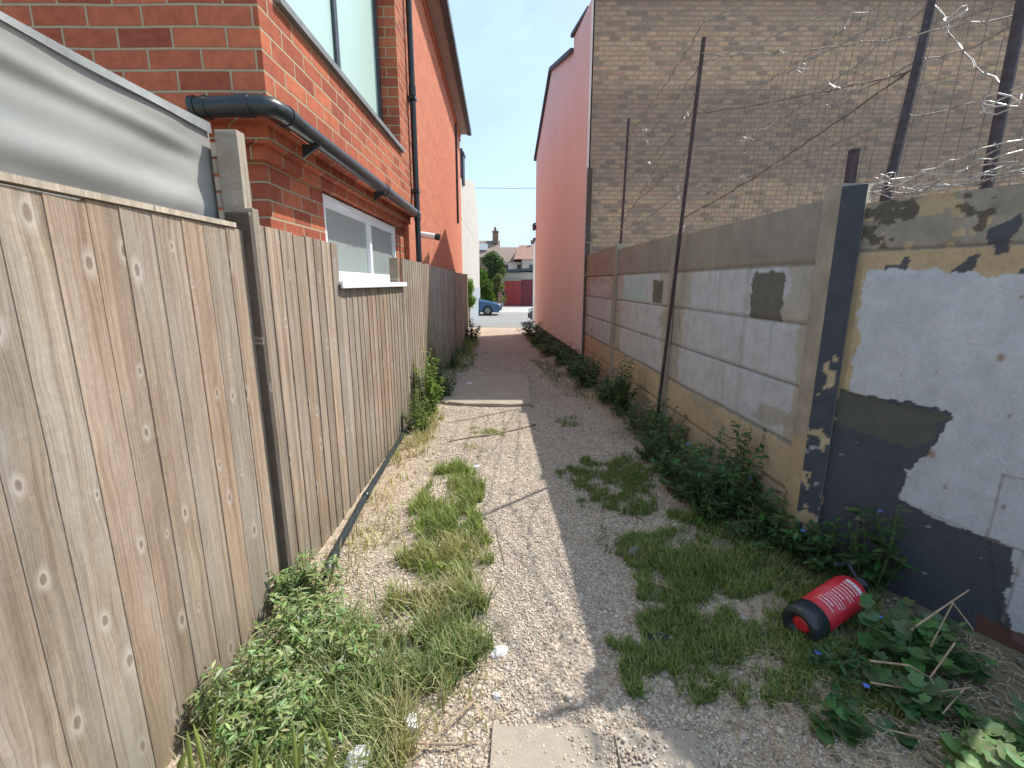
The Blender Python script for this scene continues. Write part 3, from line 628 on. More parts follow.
for s0, s1, zt, sd, pt, pk in bays:
    wgrid(s0, s1, .0, zt, .0135, pan_col(sd, pt, pk), pan_disp(sd), W0, wd, wn, 'panel', WALL)
# posts
def wpost(s0, s1, zt, proud, mat, ch=.012, mi=None, name='post'):
    m = MB(); a = W0 + wd * s0; b = W0 + wd * s1
    def q(p, o, z): return (p.x + wn.x * o, p.y + wn.y * o, z)
    e = wd * ch
    ring = lambda z: [q(a, -.08, z), q(b, -.08, z), q(b, proud - ch, z), q(b - e, proud, z), q(a + e, proud, z), q(a, proud - ch, z)]
    m.hexa(ring(0)[::-1], ring(zt)[::-1]); return m.build(name, mat, WALL)
# big near post with a chamfered top and flaking black bitumen on its edge
def bigcol(A, B):
    n = fbm(A * 9, B * 9, 91); c = np.ones(A.shape + (3,)) * np.array([.36, .32, .26]) * (.75 + .5 * n)[..., None]
    return lerp(c, (.46, .36, .23), ((B < .75 + .2 * (n - .5))) * .8)
wgrid(.0, .118, .0, 2.0, .012, bigcol, lambda A, B: .045 + .004 * (fbm(A * 20, B * 20, 4) - .5), W0, wd, wn, 'post', WALL, .1)
def blackcol(A, B):
    n = fbm(A * 14, B * 9, 95); n2 = fbm(A * 30, B * 30, 97); c = np.ones(A.shape + (3,)) * np.array([.068, .076, .092])
    c = lerp(c, (.46, .36, .22), ((n > .60) & (B < 1.25)) * 1.); c = lerp(c, (.5, .5, .5), (n2 > .74) * .6 * (B < .9)); return c
BD = Vector((.72, -.694, 0)); BN = Vector((-.694, -.72, 0))   # turned face of the post towards the camera
BO = W0 + wn * .047
wgrid(.0, .098, .0, 1.985, .011, blackcol, lambda A, B: .0 + .006 * (fbm(A * 20, B * 14, 8) - .5), BO, BD, BN, 'post_face', WALL, .06)
wpost(2.02, 2.13, 1.975, .022, M['concrete']); wpost(4.02, 4.13, 2.05, .03, M['concrete']); wpost(6.04, 6.12, 2.06, .03, M['concrete'])

# near painted wall, turned away from the path
NW = thing('painted_wall', 'near wall with large pale grey paint area, black tar patches and flaking ochre top', 'wall', (1.8, 2.0, 0))
ND = Vector((.5, -.866, 0)); NN = Vector((-.866, -.5, 0)); NO = Vector((1.585, 2.30, 0))
def near_col(A, B):
    e1 = (fbm(A * 10, B * 10, 21) - .5) * .07; e2 = (fbm(A * 34, B * 34, 23) - .5) * .025; a = A + e1 + e2; b = B + (fbm(A * 10, B * 10, 25) - .5) * .07 + (fbm(A * 34, B * 34, 27) - .5) * .025
    n1 = fbm(A * 5, B * 5, 29); n2 = fbm(A * 18, B * 18, 31)
    c = np.ones(A.shape + (3,)) * np.array([.30, .27, .22]) * (.75 + .5 * n2)[..., None]
    och = (.50, .375, .23)
    c = lerp(c, och, ((n1 > .5) & (B > 1.69)) * .8)
    c = lerp(c, (.09, .075, .06), ((fbm(A * 13 + 3, B * 13, 33) > .62) & (B > 1.7)) * .85)
    c = lerp(c, och, (B < 1.69) * (.85 + .15 * n2))
    tar = (.075, .083, .10)
    for poly in ([(.49, 1.75), (.53, 1.77), (.57, 1.81), (.58, 1.76), (.555, 1.70), (.56, 1.665), (.52, 1.655), (.515, 1.69), (.49, 1.70)],
                 [(.40, 1.60), (.45, 1.655), (.48, 1.665), (.47, 1.60), (.52, 1.57), (.40, 1.57)], [(.17, 1.63), (.22, 1.63), (.235, 1.665), (.255, 1.66), (.25, 1.59), (.17, 1.585)],
                 [(.60, 1.60), (.7, 1.66), (.8, 1.62), (.8, 1.55), (.6, 1.55)]):
        c = lerp(c, tar, inpoly(A + e1 * .3 + e2, B + e1 * .2, poly) * .95)
    c = lerp(c, tar, ((b < 1.03) & (a > .07)) * 1.)
    pale = np.array([.50, .525, .575]); pm = inpoly(a, b * 1., [(.11, 1.60), (.25, 1.59), (.52, 1.575), (.75, 1.56), (1.5, 1.56), (1.5, -.2), (.79, .18), (.775, .30), (.74, .525), (.68, .54), (.5, .56), (.37, .58), (.385, .73), (.47, .90), (.50, 1.01), (.11, 1.04), (.10, 1.2)])
    c = lerp(c, pale, pm * (.9 + .1 * n2))
    c = lerp(c, (.62, .63, .66), pm * (fbm(A * 4, B * 2, 35) > .62) * .25)
    dg = inpoly(A + e2, B + e2, [(.06, 1.04), (.09, 1.035), (.30, 1.02), (.497, 1.012), (.49, .985), (.445, .965), (.455, .90), (.38, .83), (.1, .86), (.05, .9)])
    c = lerp(c, (.105, .11, .098), dg * .97)
    tm = inpoly(a, b, [(-.05, .88), (.30, .86), (.39, .80), (.375, .585), (.5, .565), (.68, .545), (.75, .53), (.78, .25), (.69, .06), (.6, -.2), (-.05, -.2)])
    c = lerp(c, tar, tm * (1 - dg) * .97)
    c = lerp(c, och, inpoly(A + e1 * .6, B, [(-.02, 1.6), (.055, 1.58), (.075, 1.3), (.06, 1.08), (.035, .95), (.03, .6), (.07, .45), (.05, .3), (.1, .2), (.0, .15), (-.05, .3)]) * .9)
    c = lerp(c, (.4, .4, .4), (n2 > .78) * tm * .6)
    c = lerp(c, (.15, .07, .05), ((B < .215 + e1) & (A > .70)) * .9)
    for l0, l1 in (((.68, .816), (.674, .541)), ((.674, .541), (.80, .541)), ((.68, .816), (.80, .822)), ((.78, .54), (.772, .22))):
        p = np.array(l0); q = np.array(l1); d = q - p; tt = np.clip(((A - p[0]) * d[0] + (B - p[1]) * d[1]) / (d @ d), 0, 1)
        ds = np.hypot(A - p[0] - tt * d[0], B - p[1] - tt * d[1]); c = lerp(c, (.22, .19, .16), np.exp(-((ds + e2 * .3) / .0035) ** 2) * .8)
    for (qa, qb, r_) in ((.455, .83, .014), (.60, 1.27, .012), (.3, 1.15, .005), (.52, .70, .006), (.62, 1.5, .006), (.42, .98 + .2, .004), (.7, .69, .008), (.66, 1.05, .006)):
        c = lerp(c, (.28, .17, .10), np.exp(-(np.hypot(A - qa, (B - qb) * .7) / r_) ** 4) * .8)
    c = lerp(c, (.10, .09, .08), np.exp(-((B - 1.695 + e2 * .3) / .004) ** 2) * .6)
    return c
def near_disp(A, B):
    d = .006 * (fbm(A * 3, B * 3, 51) - .5) + .003 * (fbm(A * 16, B * 16, 53) - .5)
    d = d + .004 * inpoly(A, B, [(.08, 1.6), (1.5, 1.57), (1.5, .2), (.77, .2), (.68, .54), (.37, .58), (.49, 1.0), (.08, 1.03)])
    for jz in (1.695,): d = d - .006 * np.exp(-((B - jz) / .006) ** 2)
    return d
wgrid(-.03, .86, .0, 1.905, .0065, near_col, near_disp, NO, ND, NN, 'painted_face', NW, .09)
m = MB(); a = NO + ND * .862; b = NO + ND * 2.4
m.hexa([(a.x, a.y, 0), (b.x, b.y, 0), (b.x + .09, b.y + .05, 0), (a.x + .09, a.y + .05, 0)], [(a.x, a.y, 1.0), (b.x, b.y, 1.0), (b.x + .09, b.y + .05, 1.0), (a.x + .09, a.y + .05, 1.0)], (.45, .45, .45)); m.build('low_wall', M['concrete_paint'], NW)

# ------------------------------------------------------------------ wire fence on top
WF = thing('barbed_wire_fence', 'barbed and razor wire strung on leaning steel poles above the concrete wall', 'fence', (1.6, 3.2, 2))
P_ = [((1.47, 6.60, 1.85), (1.49, 6.54, 3.6)), ((1.415, 4.42, .05), (1.40, 3.86, 3.3)), ((1.735, 2.315, 1.80), (2.22, 2.80, 3.4)), ((1.905, 2.00, 1.80), (2.10, 2.22, 3.2))]
for i, (a, b) in enumerate(P_):
    m = MB(); m.tube([a, tuple((a[j] + b[j]) / 2 + (.004 if j == 0 else 0) for j in range(3)), b], [.017, .016, .022, .021][i], 8); m.build('pole', M['rust'], WF)
m = MB(); m.box(1.645, 1.68, 2.44, 2.475, 1.6, 2.185); m.build('pole', M['rust'], WF)
def pt(i, t): a, b = P_[i]; return Vector(a) * (1 - t) + Vector(b) * t
def strand(a, b, sag, r=.0022, barbs=.12, seed=0, mat='galv', wig=.01, zig=0):
    rr = random.Random(seed); a = Vector(a); b = Vector(b); L = (b - a).length; n = max(8, int(L / .06)); pts = []
    for i in range(n + 1):
        t = i / n; p = a.lerp(b, t); p.z -= sag * 4 * t * (1 - t); p += Vector([rr.uniform(-wig, wig) for _ in range(3)]); pts.append(p)
    m = MB(); m.tube(pts, r * 1.25, 5); m.tube([p + Vector((math.sin(i * 1.3), math.cos(i * 1.3), math.sin(i * 1.3 + 1))) * .006 for i, p in enumerate(pts)], r * 1.1, 4)
    if barbs:
        d = 0
        for i in range(n):
            d += (pts[i + 1] - pts[i]).length
            if d > barbs:
                d = 0; p = pts[i]
                for _ in range(2):
                    v = Vector([rr.uniform(-1, 1) for _ in range(3)]).normalized() * .017; m.tube([p - v, p + v], r * .7, 4)
    return m.build('wire', M[mat], WF)
wp_ = Vector((1.69, 1.2, 0)); sd = 1
for z1, z2, z3, sg in ((2.25, 2.3, 2.35, .05), (2.55, 2.6, 2.62, .08), (2.85, 2.85, 2.95, .04), (3.12, 3.15, 3.2, .06), (3.38, 3.4, 3.4, .03)):
    def at(i, z): a, b = P_[i]; return pt(i, (z - a[2]) / (b[2] - a[2]))
    strand(at(0, z1), at(1, z2), sg, seed=sd); strand(at(1, z2), at(2, z3), sg, seed=sd + 1, r=.0026)
    if z3 < 3.1: strand(at(2, z3), at(3, z3 - .05), sg * .5, seed=sd + 2, r=.0026); strand(at(3, z3 - .05), at(3, z3 - .05) + Vector((.55, -1.0, .05)), .02, seed=sd + 3)
    sd += 7
strand(at(1, 3.2), at(3, 2.6), .05, seed=91, r=.0026); strand(at(1, 2.3), at(2, 2.9), .04, seed=92); strand(at(0, 2.3), at(1, 3.0), .04, seed=93)
strand(at(2, 2.9), at(3, 2.3), .02, seed=94); strand((1.45, 4.0, 1.99), (1.50, 3.2, 2.2), -.12, seed=95, mat='galv_bright')
rr = random.Random(55)
for q in range(11):      # loose ends; short bright pieces stand in for glints on the strands
    i = rr.choice([0, 1, 1]); a_ = pt(i, rr.uniform(.55 if i < 2 else .3, .98)); b_ = pt(i + 1, rr.uniform(.6 if i == 0 else .35, .95)); c_ = a_.lerp(b_, rr.uniform(.1, .9)); d_ = (b_ - a_).normalized() * rr.uniform(.08, .3)
    c_.z = max(c_.z, 2.1); strand(c_, c_ + d_ + Vector((0, 0, rr.uniform(-.05, .08))), rr.uniform(-.06, .03), r=.0016, barbs=.05, seed=500 + q, mat='galv_bright', wig=.014)
for q in range(2):
    i = rr.choice([0, 1, 1]); a_ = pt(i, rr.uniform(.62, .9)); b_ = pt(i + 1, rr.uniform(.62 if i == 0 else .3, .85)); strand(a_, b_, rr.uniform(.0, .06), r=.0022, seed=540 + q, mat='wire_brown', wig=.006)
# welded mesh between the poles
m = MB()
def mesh_panel(a, b, z0, z1, dv, dh, r, lean=(0, 0)):
    a = Vector(a); b = Vector(b); L = (b - a).length; n = int(L / dv)
    for i in range(n + 1):
        p = a.lerp(b, i / n); w_ = random.uniform(-.004, .004)
        m.tube([(p.x, p.y, z0 - .1), (p.x + lean[0] * .5 + w_, p.y + lean[1] * .5, (z0 + z1) / 2), (p.x + lean[0], p.y + lean[1], z1 + random.uniform(-.03, .03))], r, 4, cap=False)
    z = z0
    while z < z1:
        t = (z - z0) / (z1 - z0); o_ = Vector((lean[0] * t, lean[1] * t, 0))
        m.tube([(a + o_).to_tuple()[:2] + (z,), (b + o_).to_tuple()[:2] + (z,)], r, 4, cap=False); z += dh
mesh_panel((1.72, 2.44, 0), (1.60, 4.15, 0), 1.98, 2.95, .06, .30, .0011, (.1, 0))
mesh_panel((1.76, 2.38, 0), (2.1, 1.85, 0), 1.95, 2.9, .06, .25, .0011, (.2, .16))
m.build('wire_mesh', M['wire_brown'], WF)
# tangle of razor ribbon on the wall top
for kx in range(9):
    rr = random.Random(300 + kx); m = MB(); pts = []; s = rr.uniform(-.1, .35); zz = 1.935 + rr.uniform(0, .05)
    for i in range(26):
        s += .036; sr = s
        zz = max(1.915, zz + rr.uniform(-.02, .022) + (.003 if s > .3 else -.002)); off = -.03 + rr.uniform(-.03, .03)
        p = NO + ND * sr + NN * off; pts.append((p.x, p.y, min(zz, 2.06)))
    m.tube(pts, .0028, 5)
    for p in pts[::2]:
        v = Vector([rr.uniform(-1, 1), rr.uniform(-1, 1), rr.uniform(-.4, .8)]).normalized() * .022; m.tube([Vector(p) - v, Vector(p) + v], .0018, 4)
    m.build('razor_wire', M['galv_bright' if kx % 2 else 'galv'], WF)
for kx, (c_, r_) in enumerate((((1.99, 2.4, 2.72), .03), ((1.50, 4.35, 2.02), .03), ((1.74, 2.34, 2.02), .035), ((1.66, 3.0, 2.75), .025), ((1.80, 1.9, 2.2), .04))):
    rr = random.Random(400 + kx); m = MB(); pts = [Vector(c_) + Vector((math.cos(i * .7) * r_ * 1.0, math.sin(i * .7) * r_ * 1.6, math.sin(i * .9 + kx) * r_ * .7)) for i in range(22)]
    m.tube(pts, .003, 5); m.build('razor_wire', M['galv_bright'], WF)
# overhead cable far away
m = MB(); m.tube([(-30, 46, 10.6), (-15, 46, 10.25), (0, 46, 10.1), (15, 46, 10.25), (30, 46, 10.6)], .02, 5); tag(m.build('overhead_cable', M['dark_frame']), 'thin overhead cable crossing the sky between the houses', 'cable')

# ------------------------------------------------------------------ far houses, garage
G = -.45
hD = thing('terraced_house', 'brown roofed brick house with tall chimney behind the garden trees', 'house', (-4, 56, G))
m = MB(); m.box(-9.5, -1.55, 54, 60, G, 4.4); m.build('wall', M['brown_brick'], hD)
m = MB(); m.add([(-9.7, 53.8, 4.35), (-1.4, 53.8, 4.35), (-1.4, 60.2, 4.35), (-9.7, 60.2, 4.35), (-9.7, 57, 6.4), (-1.4, 57, 6.4)], [(0, 1, 5, 4), (2, 3, 4, 5), (1, 2, 5), (0, 4, 3), (0, 3, 2, 1)]); rf = m.build('roof', M['roof_tile'], hD)
m = MB(); m.box(-2.25, -1.6, 56.2, 57.4, 6.0, 7.3); m.box(-2.30, -1.55, 56.1, 57.5, 7.3, 7.42); m.tube([(-1.95, 56.8, 7.42), (-1.95, 56.8, 7.9)], [.18, .12], 8); m.build('chimney', M['brown_brick'], rf)
for xx in (-3.9,):
    m = MB(); m.box(xx, xx + 1.1, 54.9, 55.4, 5.2, 5.9); m.build('skylight', M['white_paint'], rf)
hE = thing('terraced_house', 'white rendered house with low brown roof seen behind the red garage', 'house', (0, 62, G))
m = MB(); m.box(-1.45, 1.15, 60, 66, G, 4.15); m.build('wall', M['white_render'], hE)
m = MB(); m.add([(-1.5, 59.7, 4.1), (1.2, 59.7, 4.1), (1.2, 66.2, 4.1), (-1.5, 66.2, 4.1), (-1.5, 63, 6.1), (1.2, 63, 6.1)], [(0, 1, 5, 4), (2, 3, 4, 5), (1, 2, 5), (0, 4, 3), (0, 3, 2, 1)]); m.build('roof', M['roof_tile'], hE)
for x0 in (-1.1, .55):
    m = MB(); m.box(x0, x0 + .7, 59.93, 60.0, 2.5, 3.85); f_ = m.build('window', M['white_paint'], hE)
    m = MB(); m.box(x0 + .08, x0 + .62, 59.9, 59.935, 2.58, 3.12); m.box(x0 + .08, x0 + .62, 59.9, 59.935, 3.22, 3.78); m.build('pane', M['dark_glass'], f_)
hF = thing('terraced_house', 'pale grey house with reddish roof on the right behind the garage', 'house', (4, 60, G))
m = MB(); m.box(1.2, 9, 58, 64, G, 4.4); m.build('wall', M['cream'], hF)
m = MB(); m.add([(.2, 57.7, 4.35), (9.2, 57.7, 4.35), (9.2, 64.2, 4.35), (.2, 64.2, 4.35), (.9, 61, 6.2), (9.2, 61, 6.2)], [(0, 1, 5, 4), (2, 3, 4, 5), (1, 2, 5), (0, 4, 3), (0, 3, 2, 1)]); rf = m.build('roof', M['roof_red'], hF)
m = MB(); m.box(2.35, 2.6, 60.8, 61.1, 6.3, 6.8); m.build('chimney', M['brown_brick'], rf)
m = MB(); m.box(2.1, 2.6, 57.93, 58.0, 2.6, 3.7); m.build('window', M['dark_glass'], hF)
ga = thing('garage', 'low flat roofed garage with red doors across the road', 'garage', (1, 43, G))
m = MB(); m.box(-.85, 4.5, 42.3, 47, G, 2.45); m.build('wall', M['cream'], ga)
m = MB(); m.hexa([(-1.15, 41.9, 2.45), (4.7, 41.9, 2.75), (4.7, 47.2, 2.75), (-1.15, 47.2, 2.45)], [(-1.15, 41.9, 2.68), (4.7, 41.9, 2.98), (4.7, 47.2, 2.98), (-1.15, 47.2, 2.68)]); m.build('roof', M['slate'], ga)
m = MB(); m.box(-.66, .80, 42.2, 42.29, G, 1.72)
for i in range(6): m.box(-.62 + i * .24, -.60 + i * .24, 42.18, 42.2, G + .05, 1.65)
m.build('door', M['red_door'], ga)
m = MB(); m.box(.83, 2.5, 42.2, 42.29, G, 1.85)
for i in range(6): m.box(.9 + i * .27, .92 + i * .27, 42.18, 42.2, G + .05, 1.75)
m.build('door', M['red_door_dark'], ga)
m = MB(); m.box(-.70, .82, 42.17, 42.2, 1.73, 1.95); m.build('lintel', M['slab'], ga)
m = MB(); m.box(-1.1, -.78, 36.8, 37.1, G, .78); m.box(-1.14, -.74, 36.76, 37.14, .78, .86); tag(m.build('brick_pier', M['brown_brick']), 'low brown brick gate pier left of the red garage doors', 'pier')

# ------------------------------------------------------------------ foliage builders
def leaf_cloud(n, centres, radii, size, cols, seed, flat=.35, squash=1.0):
    r = np.random.default_rng(seed); centres = np.array(centres, float); radii = np.array(radii, float)
    k = r.choice(len(centres), n, p=(radii ** 2) / (radii ** 2).sum()); d = r.normal(size=(n, 3)); d /= np.linalg.norm(d, axis=1)[:, None]
    rad = radii[k] * (r.random(n) ** .33) * r.uniform(.8, 1.12, n); P = centres[k] + d * rad[:, None] * np.array([1, 1, squash])
    nr = r.normal(size=(n, 3)) + np.array([0, 0, flat]); nr /= np.linalg.norm(nr, axis=1)[:, None]
    t = np.cross(nr, r.normal(size=(n, 3))); t /= np.linalg.norm(t, axis=1)[:, None]; b = np.cross(nr, t)
    s = size * r.uniform(.6, 1.3, n)[:, None]
    V = np.stack([P - t * s, P + b * s * .42 - nr * s * .12, P + t * s, P - b * s * .42 - nr * s * .12], 1).reshape(-1, 3)
    F = np.arange(n * 4).reshape(n, 4); cols = np.array(cols); c = cols[r.integers(len(cols), size=n)] * r.uniform(.75, 1.25, (n, 1))
    return V, F, np.repeat(c, 4, 0)
GREENS = [(.07, .13, .03), (.10, .17, .035), (.05, .10, .03), (.13, .20, .05)]
def bush(name, label, cat, base, h, r, n, size, seed, cols=GREENS, group=None, trunk=True, blobs=18, zmin=.18):
    rr = random.Random(seed); t = thing(name, label, cat, base, group)
    cs = []; rs = []
    for i in range(blobs):
        a = rr.uniform(0, 6.28); q = rr.uniform(0, .75) * r; z = rr.uniform(zmin, .95) * h; q *= 1 - .55 * (z / h) ** 2
        cs.append((base[0] + math.cos(a) * q, base[1] + math.sin(a) * q, base[2] + z)); rs.append(r * rr.uniform(.34, .56))
    V, F, C = leaf_cloud(n, cs, rs, size, cols, seed); npmesh('crown', V, F, C, M['leaf'], t)
    if trunk:
        m = MB(); m.tube([base, (base[0], base[1], base[2] + h * .5)], [.04 * h / 2 + .02, .01], 6)
        for c_ in cs[:5]: m.tube([(base[0], base[1], base[2] + h * .2), c_], [.02, .006], 5)
        m.build('trunk', M['twig'], t)
    return t
bush('garden_tree', 'tall loose green tree in front of the chimney house across the road', 'tree', (-1.75, 40, G), 4.3, 1.25, 12000, .11, 11, cols=[(.09, .15, .05), (.06, .11, .04), (.14, .19, .08)])
bush('garden_tree', 'dark leafy tree behind the blue car at the cream house side', 'tree', (-2.4, 37.5, G), 3.4, 1.0, 7000, .11, 12, cols=[(.06, .12, .02), (.10, .17, .03)])
bush('garden_bush', 'bright rounded green bush beside the cream house wall', 'bush', (-1.86, 20.6, -.35), 2.05, .36, 3600, .045, 13, zmin=.45, cols=[(.14, .25, .03), (.19, .30, .05)])
bush('garden_bush', 'pale yellowish bush between the trees and the red garage', 'bush', (-1.15, 38.6, G), 2.6, .7, 4000, .10, 14, cols=[(.22, .22, .09), (.14, .18, .06)])
bush('dark_hedge', 'dark narrow hedge beside the gate pier left of the garage', 'hedge', (-.98, 39.4, G), 2.1, .4, 3000, .08, 15, cols=[(.03, .055, .02), (.045, .075, .03)])

# ------------------------------------------------------------------ cars
def car(name, label, ox, oy, s, paint, flip=1):
    """nose towards +x (flip=1) at ox"""
    t = thing(name, label, 'car', (ox - flip * 2.1, oy, -.43))
    Z0 = -.43
    def X(x): return ox - flip * x * s     # x = distance behind the nose
    side = [(.0, .32), (.02, .62), (.18, .72), (.9, .90), (1.25, .96), (1.95, 1.38), (2.6, 1.46), (3.4, 1.42), (4.0, 1.05), (4.15, .9), (4.2, .4), (4.1, .24), (.15, .22)]
    side = [(x, z) for x, z in side]
    m = MB(); n = len(side); ws = []
    rows = []
    for hw, sh in ((-.86, .0), (-.80, .03), (0, .0), (.80, .03), (.86, .0)):
        pass
    def inset(z): return .86 if z < .95 else .86 - (z - .95) * .45
    L_ = [(X(x), oy - inset(z) * s, Z0 + z * s) for x, z in side]; R_ = [(X(x), oy + inset(z) * s, Z0 + z * s) for x, z in side]
    m.add(L_ + R_, [tuple(range(n)), tuple(range(n, 2 * n))[::-1]] + [(i, n + i, n + (i + 1) % n, (i + 1) % n) for i in range(n)])
    body = m.build('body', paint, t, bevel=.05)
    for sy in (-1, 1):
        yy = oy + sy * .80 * s
        pan = [(1.42, .98), (1.98, 1.33), (2.55, 1.38), (2.55, .98)]; pan2 = [(2.62, .98), (2.62, 1.38), (3.3, 1.35), (3.75, 1.05), (3.7, .98)]
        for pp_ in (pan, pan2):
            m = MB(); a_ = [(X(x), oy + sy * (inset(z) + .006) * s, Z0 + z * s) for x, z in pp_]; b_ = [(p[0], p[1] - sy * .03, p[2]) for p in a_]; m.hexa(a_, b_); m.build('window', M['dark_glass'], body)
        for wx in (.82, 3.42):
            c_ = Vector((X(wx), oy + sy * .80 * s, Z0 + .31 * s))
            m = MB(); m.tube([c_ + Vector((0, -.1 * s, 0)), c_ + Vector((0, .1 * s, 0))], .315 * s, 24); w_ = m.build('wheel', M['tyre'], t)
            m = MB(); m.tube([c_ + Vector((0, sy * .085 * s, 0)), c_ + Vector((0, sy * .11 * s, 0))], .19 * s, 16); m.build('rim', M['alloy'], w_)
        m = MB(); m.obox((X(.10), oy + sy * .62 * s, Z0 + .64 * s), (.09 * s, 0, .0), (0, .2 * s, 0), (0, 0, .06 * s)); m.build('headlight', M['lamp_glass'], t, bevel=.02)
    m = MB(); a_ = [(X(1.30), oy - .70 * s, Z0 + 1.0 * s), (X(1.30), oy + .70 * s, Z0 + 1.0 * s), (X(1.93), oy + .6 * s, Z0 + 1.385 * s), (X(1.93), oy - .6 * s, Z0 + 1.385 * s)]
    m.hexa(a_, [(p[0] - flip * .02, p[1], p[2] + .012) for p in a_]); m.build('windscreen', M['dark_glass'], t)
    m = MB(); m.box(min(X(-.03), X(.1)), max(X(-.03), X(.1)), oy - .5 * s, oy + .5 * s, Z0 + .3 * s, Z0 + .48 * s); m.build('grille', M['tyre'], t)
    return t
car('parked_car', 'blue hatchback nose showing past the left fence on the far road', -.72, 30.2, .97, M['car_blue'])
car('parked_car', 'dark car mostly hidden behind the pink house wall', .84, 23.6, 1.0, M['car_dark'], -1)

# ------------------------------------------------------------------ path details
m = MB()
cols_ = [(-.93, 5.96), (-.80, 5.88), (-.6, 5.81), (-.3, 5.78), (.0, 5.77), (.25, 5.80)]
b_ = [(x, y, g1(x, y) - .04) for x, y in cols_] + [(.27, 7.9, g1(.27, 7.9) - .04), (-.95, 7.95, -.04)]
m.hexa(b_, [(p[0], p[1], .034 + .012 * (i % 2)) for i, p in enumerate(b_)]); tag(m.build('concrete_slab', M['slab'], None, bevel=.006), 'wide cracked concrete slab with pale curved front edge across the middle of the path', 'slab')
for (x0, x1, y0, y1, lb) in ((-.06, .30, .85, 1.365, 'left pale concrete paving slab at the bottom of the picture, half buried in gravel'), (.36, .66, .82, 1.345, 'right pale concrete paving slab at the bottom edge, corner buried in gravel')):
    m = MB(); rr = random.Random(int(x0 * 100) + 5); n_ = 7
    ring = [(x0 + (x1 - x0) * i / n_ + rr.uniform(-.01, .01), y1 + rr.uniform(-.015, .01)) for i in range(n_ + 1)] + [(x1 + .02, y0), (x0 - .02, y0)]
    m.hexa([(x, y, -.04) for x, y in ring][::-1], [(x, y, .016 + g1((x0 + x1) / 2, 1.2)) for x, y in ring][::-1]); tag(m.build('paving_slab', M['slab'], None), lb, 'paving slab')
# black pipe on the ground
pts = [(-.985, 2.18, .0), (-.985, 2.25, .045), (-1.0, 2.36, .05), (-1.03, 2.7, .045), (-1.055, 3.1, .05), (-1.075, 3.6, .045), (-1.095, 4.2, .05), (-1.10, 4.8, .045), (-1.11, 5.6, .04)]
pts = [(x, y, z + g1(x, y)) for x, y, z in pts]
m = MB(); m.tube(pts, .023, 12); m.tube([Vector(pts[1]) + Vector((0, .05, .0)), Vector(pts[2]) + Vector((0, .02, 0))], .027, 12); m.tube([pts[4], Vector(pts[4]) + Vector((-.002, .08, 0))], .027, 12)
tag(m.build('ground_pipe', M['black_plastic'], None, smooth=True), 'black plastic pipe lying on the ground along the foot of the left fence', 'pipe')

# fire extinguisher
ex = thing('fire_extinguisher', 'red fire extinguisher with black base lying in the weeds', 'fire extinguisher', (1.36, 1.74, .12))
A0 = Vector((1.205, 1.67, .19)); A1 = Vector((1.505, 1.82, .235)); ax = (A1 - A0).normalized(); L = (A1 - A0).length
def lathe(prof, mat, name, seg=40, smooth=True):
    m = MB(); n = len(prof); e1 = ax.cross(Vector((0, 0, 1))).normalized(); e2 = e1.cross(ax)
    V = [A0 + ax * p + (e1 * math.cos(2 * math.pi * k_ / seg) + e2 * math.sin(2 * math.pi * k_ / seg)) * r_ for p, r_ in prof for k_ in range(seg)]
    m.add(V, [(i * seg + k_, i * seg + (k_ + 1) % seg, (i + 1) * seg + (k_ + 1) % seg, (i + 1) * seg + k_) for i in range(n - 1) for k_ in range(seg)]); o = m.build(name, mat, ex, smooth=smooth); return o
RR = .074
lathe([(.03, .0), (.03, RR), (L * .84, RR), (L * .92, RR * .93), (L * .98, RR * .72), (L * 1.02, RR * .42), (L * 1.04, .025), (L * 1.04, 0)], M['ext_red'], 'cylinder')
lathe([(-.02, .0), (-.022, .034), (-.036, .040), (-.045, .050), (-.045, RR * .95), (-.02, RR + .003), (.040, RR + .0035), (.045, RR - .001)], M['black_plastic'], 'base')
lathe([(-.03, 0), (-.034, .022), (-.028, .034), (.0, .036)], M['ext_red'], 'base_disc')
lathe([(L * 1.03, .02), (L * 1.10, .022), (L * 1.10, .035), (L * 1.16, .035), (L * 1.17, 0)], M['black_plastic'], 'valve')
m = MB(); q = A0 + ax * (L * 1.14); m.tube([q, q + Vector((-.03, .05, .07)), q + Vector((-.10, .03, .08))], .01, 8); m.build('handle', M['black_plastic'], ex)
# rows of small white print on the upper side
m = MB(); e1 = ax.cross(Vector((0, 0, 1))).normalized(); e2 = e1.cross(ax); rr = random.Random(5)
vdir = (Vector((0, 0, 1.55)) - (A0 + A1) / 2); ang0 = math.atan2(vdir.dot(e2), vdir.dot(e1))
def glyph(p0, p1, a0, a1):
    r_ = RR + .0012; n_ = 3; V = []
    for i in range(n_ + 1):
        a = a0 + (a1 - a0) * i / n_; d_ = e1 * math.cos(a) + e2 * math.sin(a); V += [A0 + ax * p0 + d_ * r_, A0 + ax * p1 + d_ * r_]
    m.add(V, [(2 * i, 2 * i + 1, 2 * i + 3, 2 * i + 2) for i in range(n_)])
rows_ = [(.90, .060, .70), (.80, .011, .6), (.735, .011, .6), (.675, .008, .7), (.62, .008, .7), (.55, .011, .45), (.49, .008, .7), (.44, .008, .7), (.39, .008, .65), (.33, .012, .4), (.27, .008, .6)]
for fr_, hgt, span in rows_:
    a = ang0 + .55; end = ang0 + .55 - span * 1.5; p = fr_ * L * .93
    while a > end:
        wd_ = rr.uniform(.03, .09) * (1.4 if hgt > .012 else 1); glyph(p - hgt * .32, p + hgt * .32 if hgt < .02 else p, a - wd_, a); a -= wd_ + rr.uniform(.012, .03)
m.build('printed_label', M['ext_text'], ex)

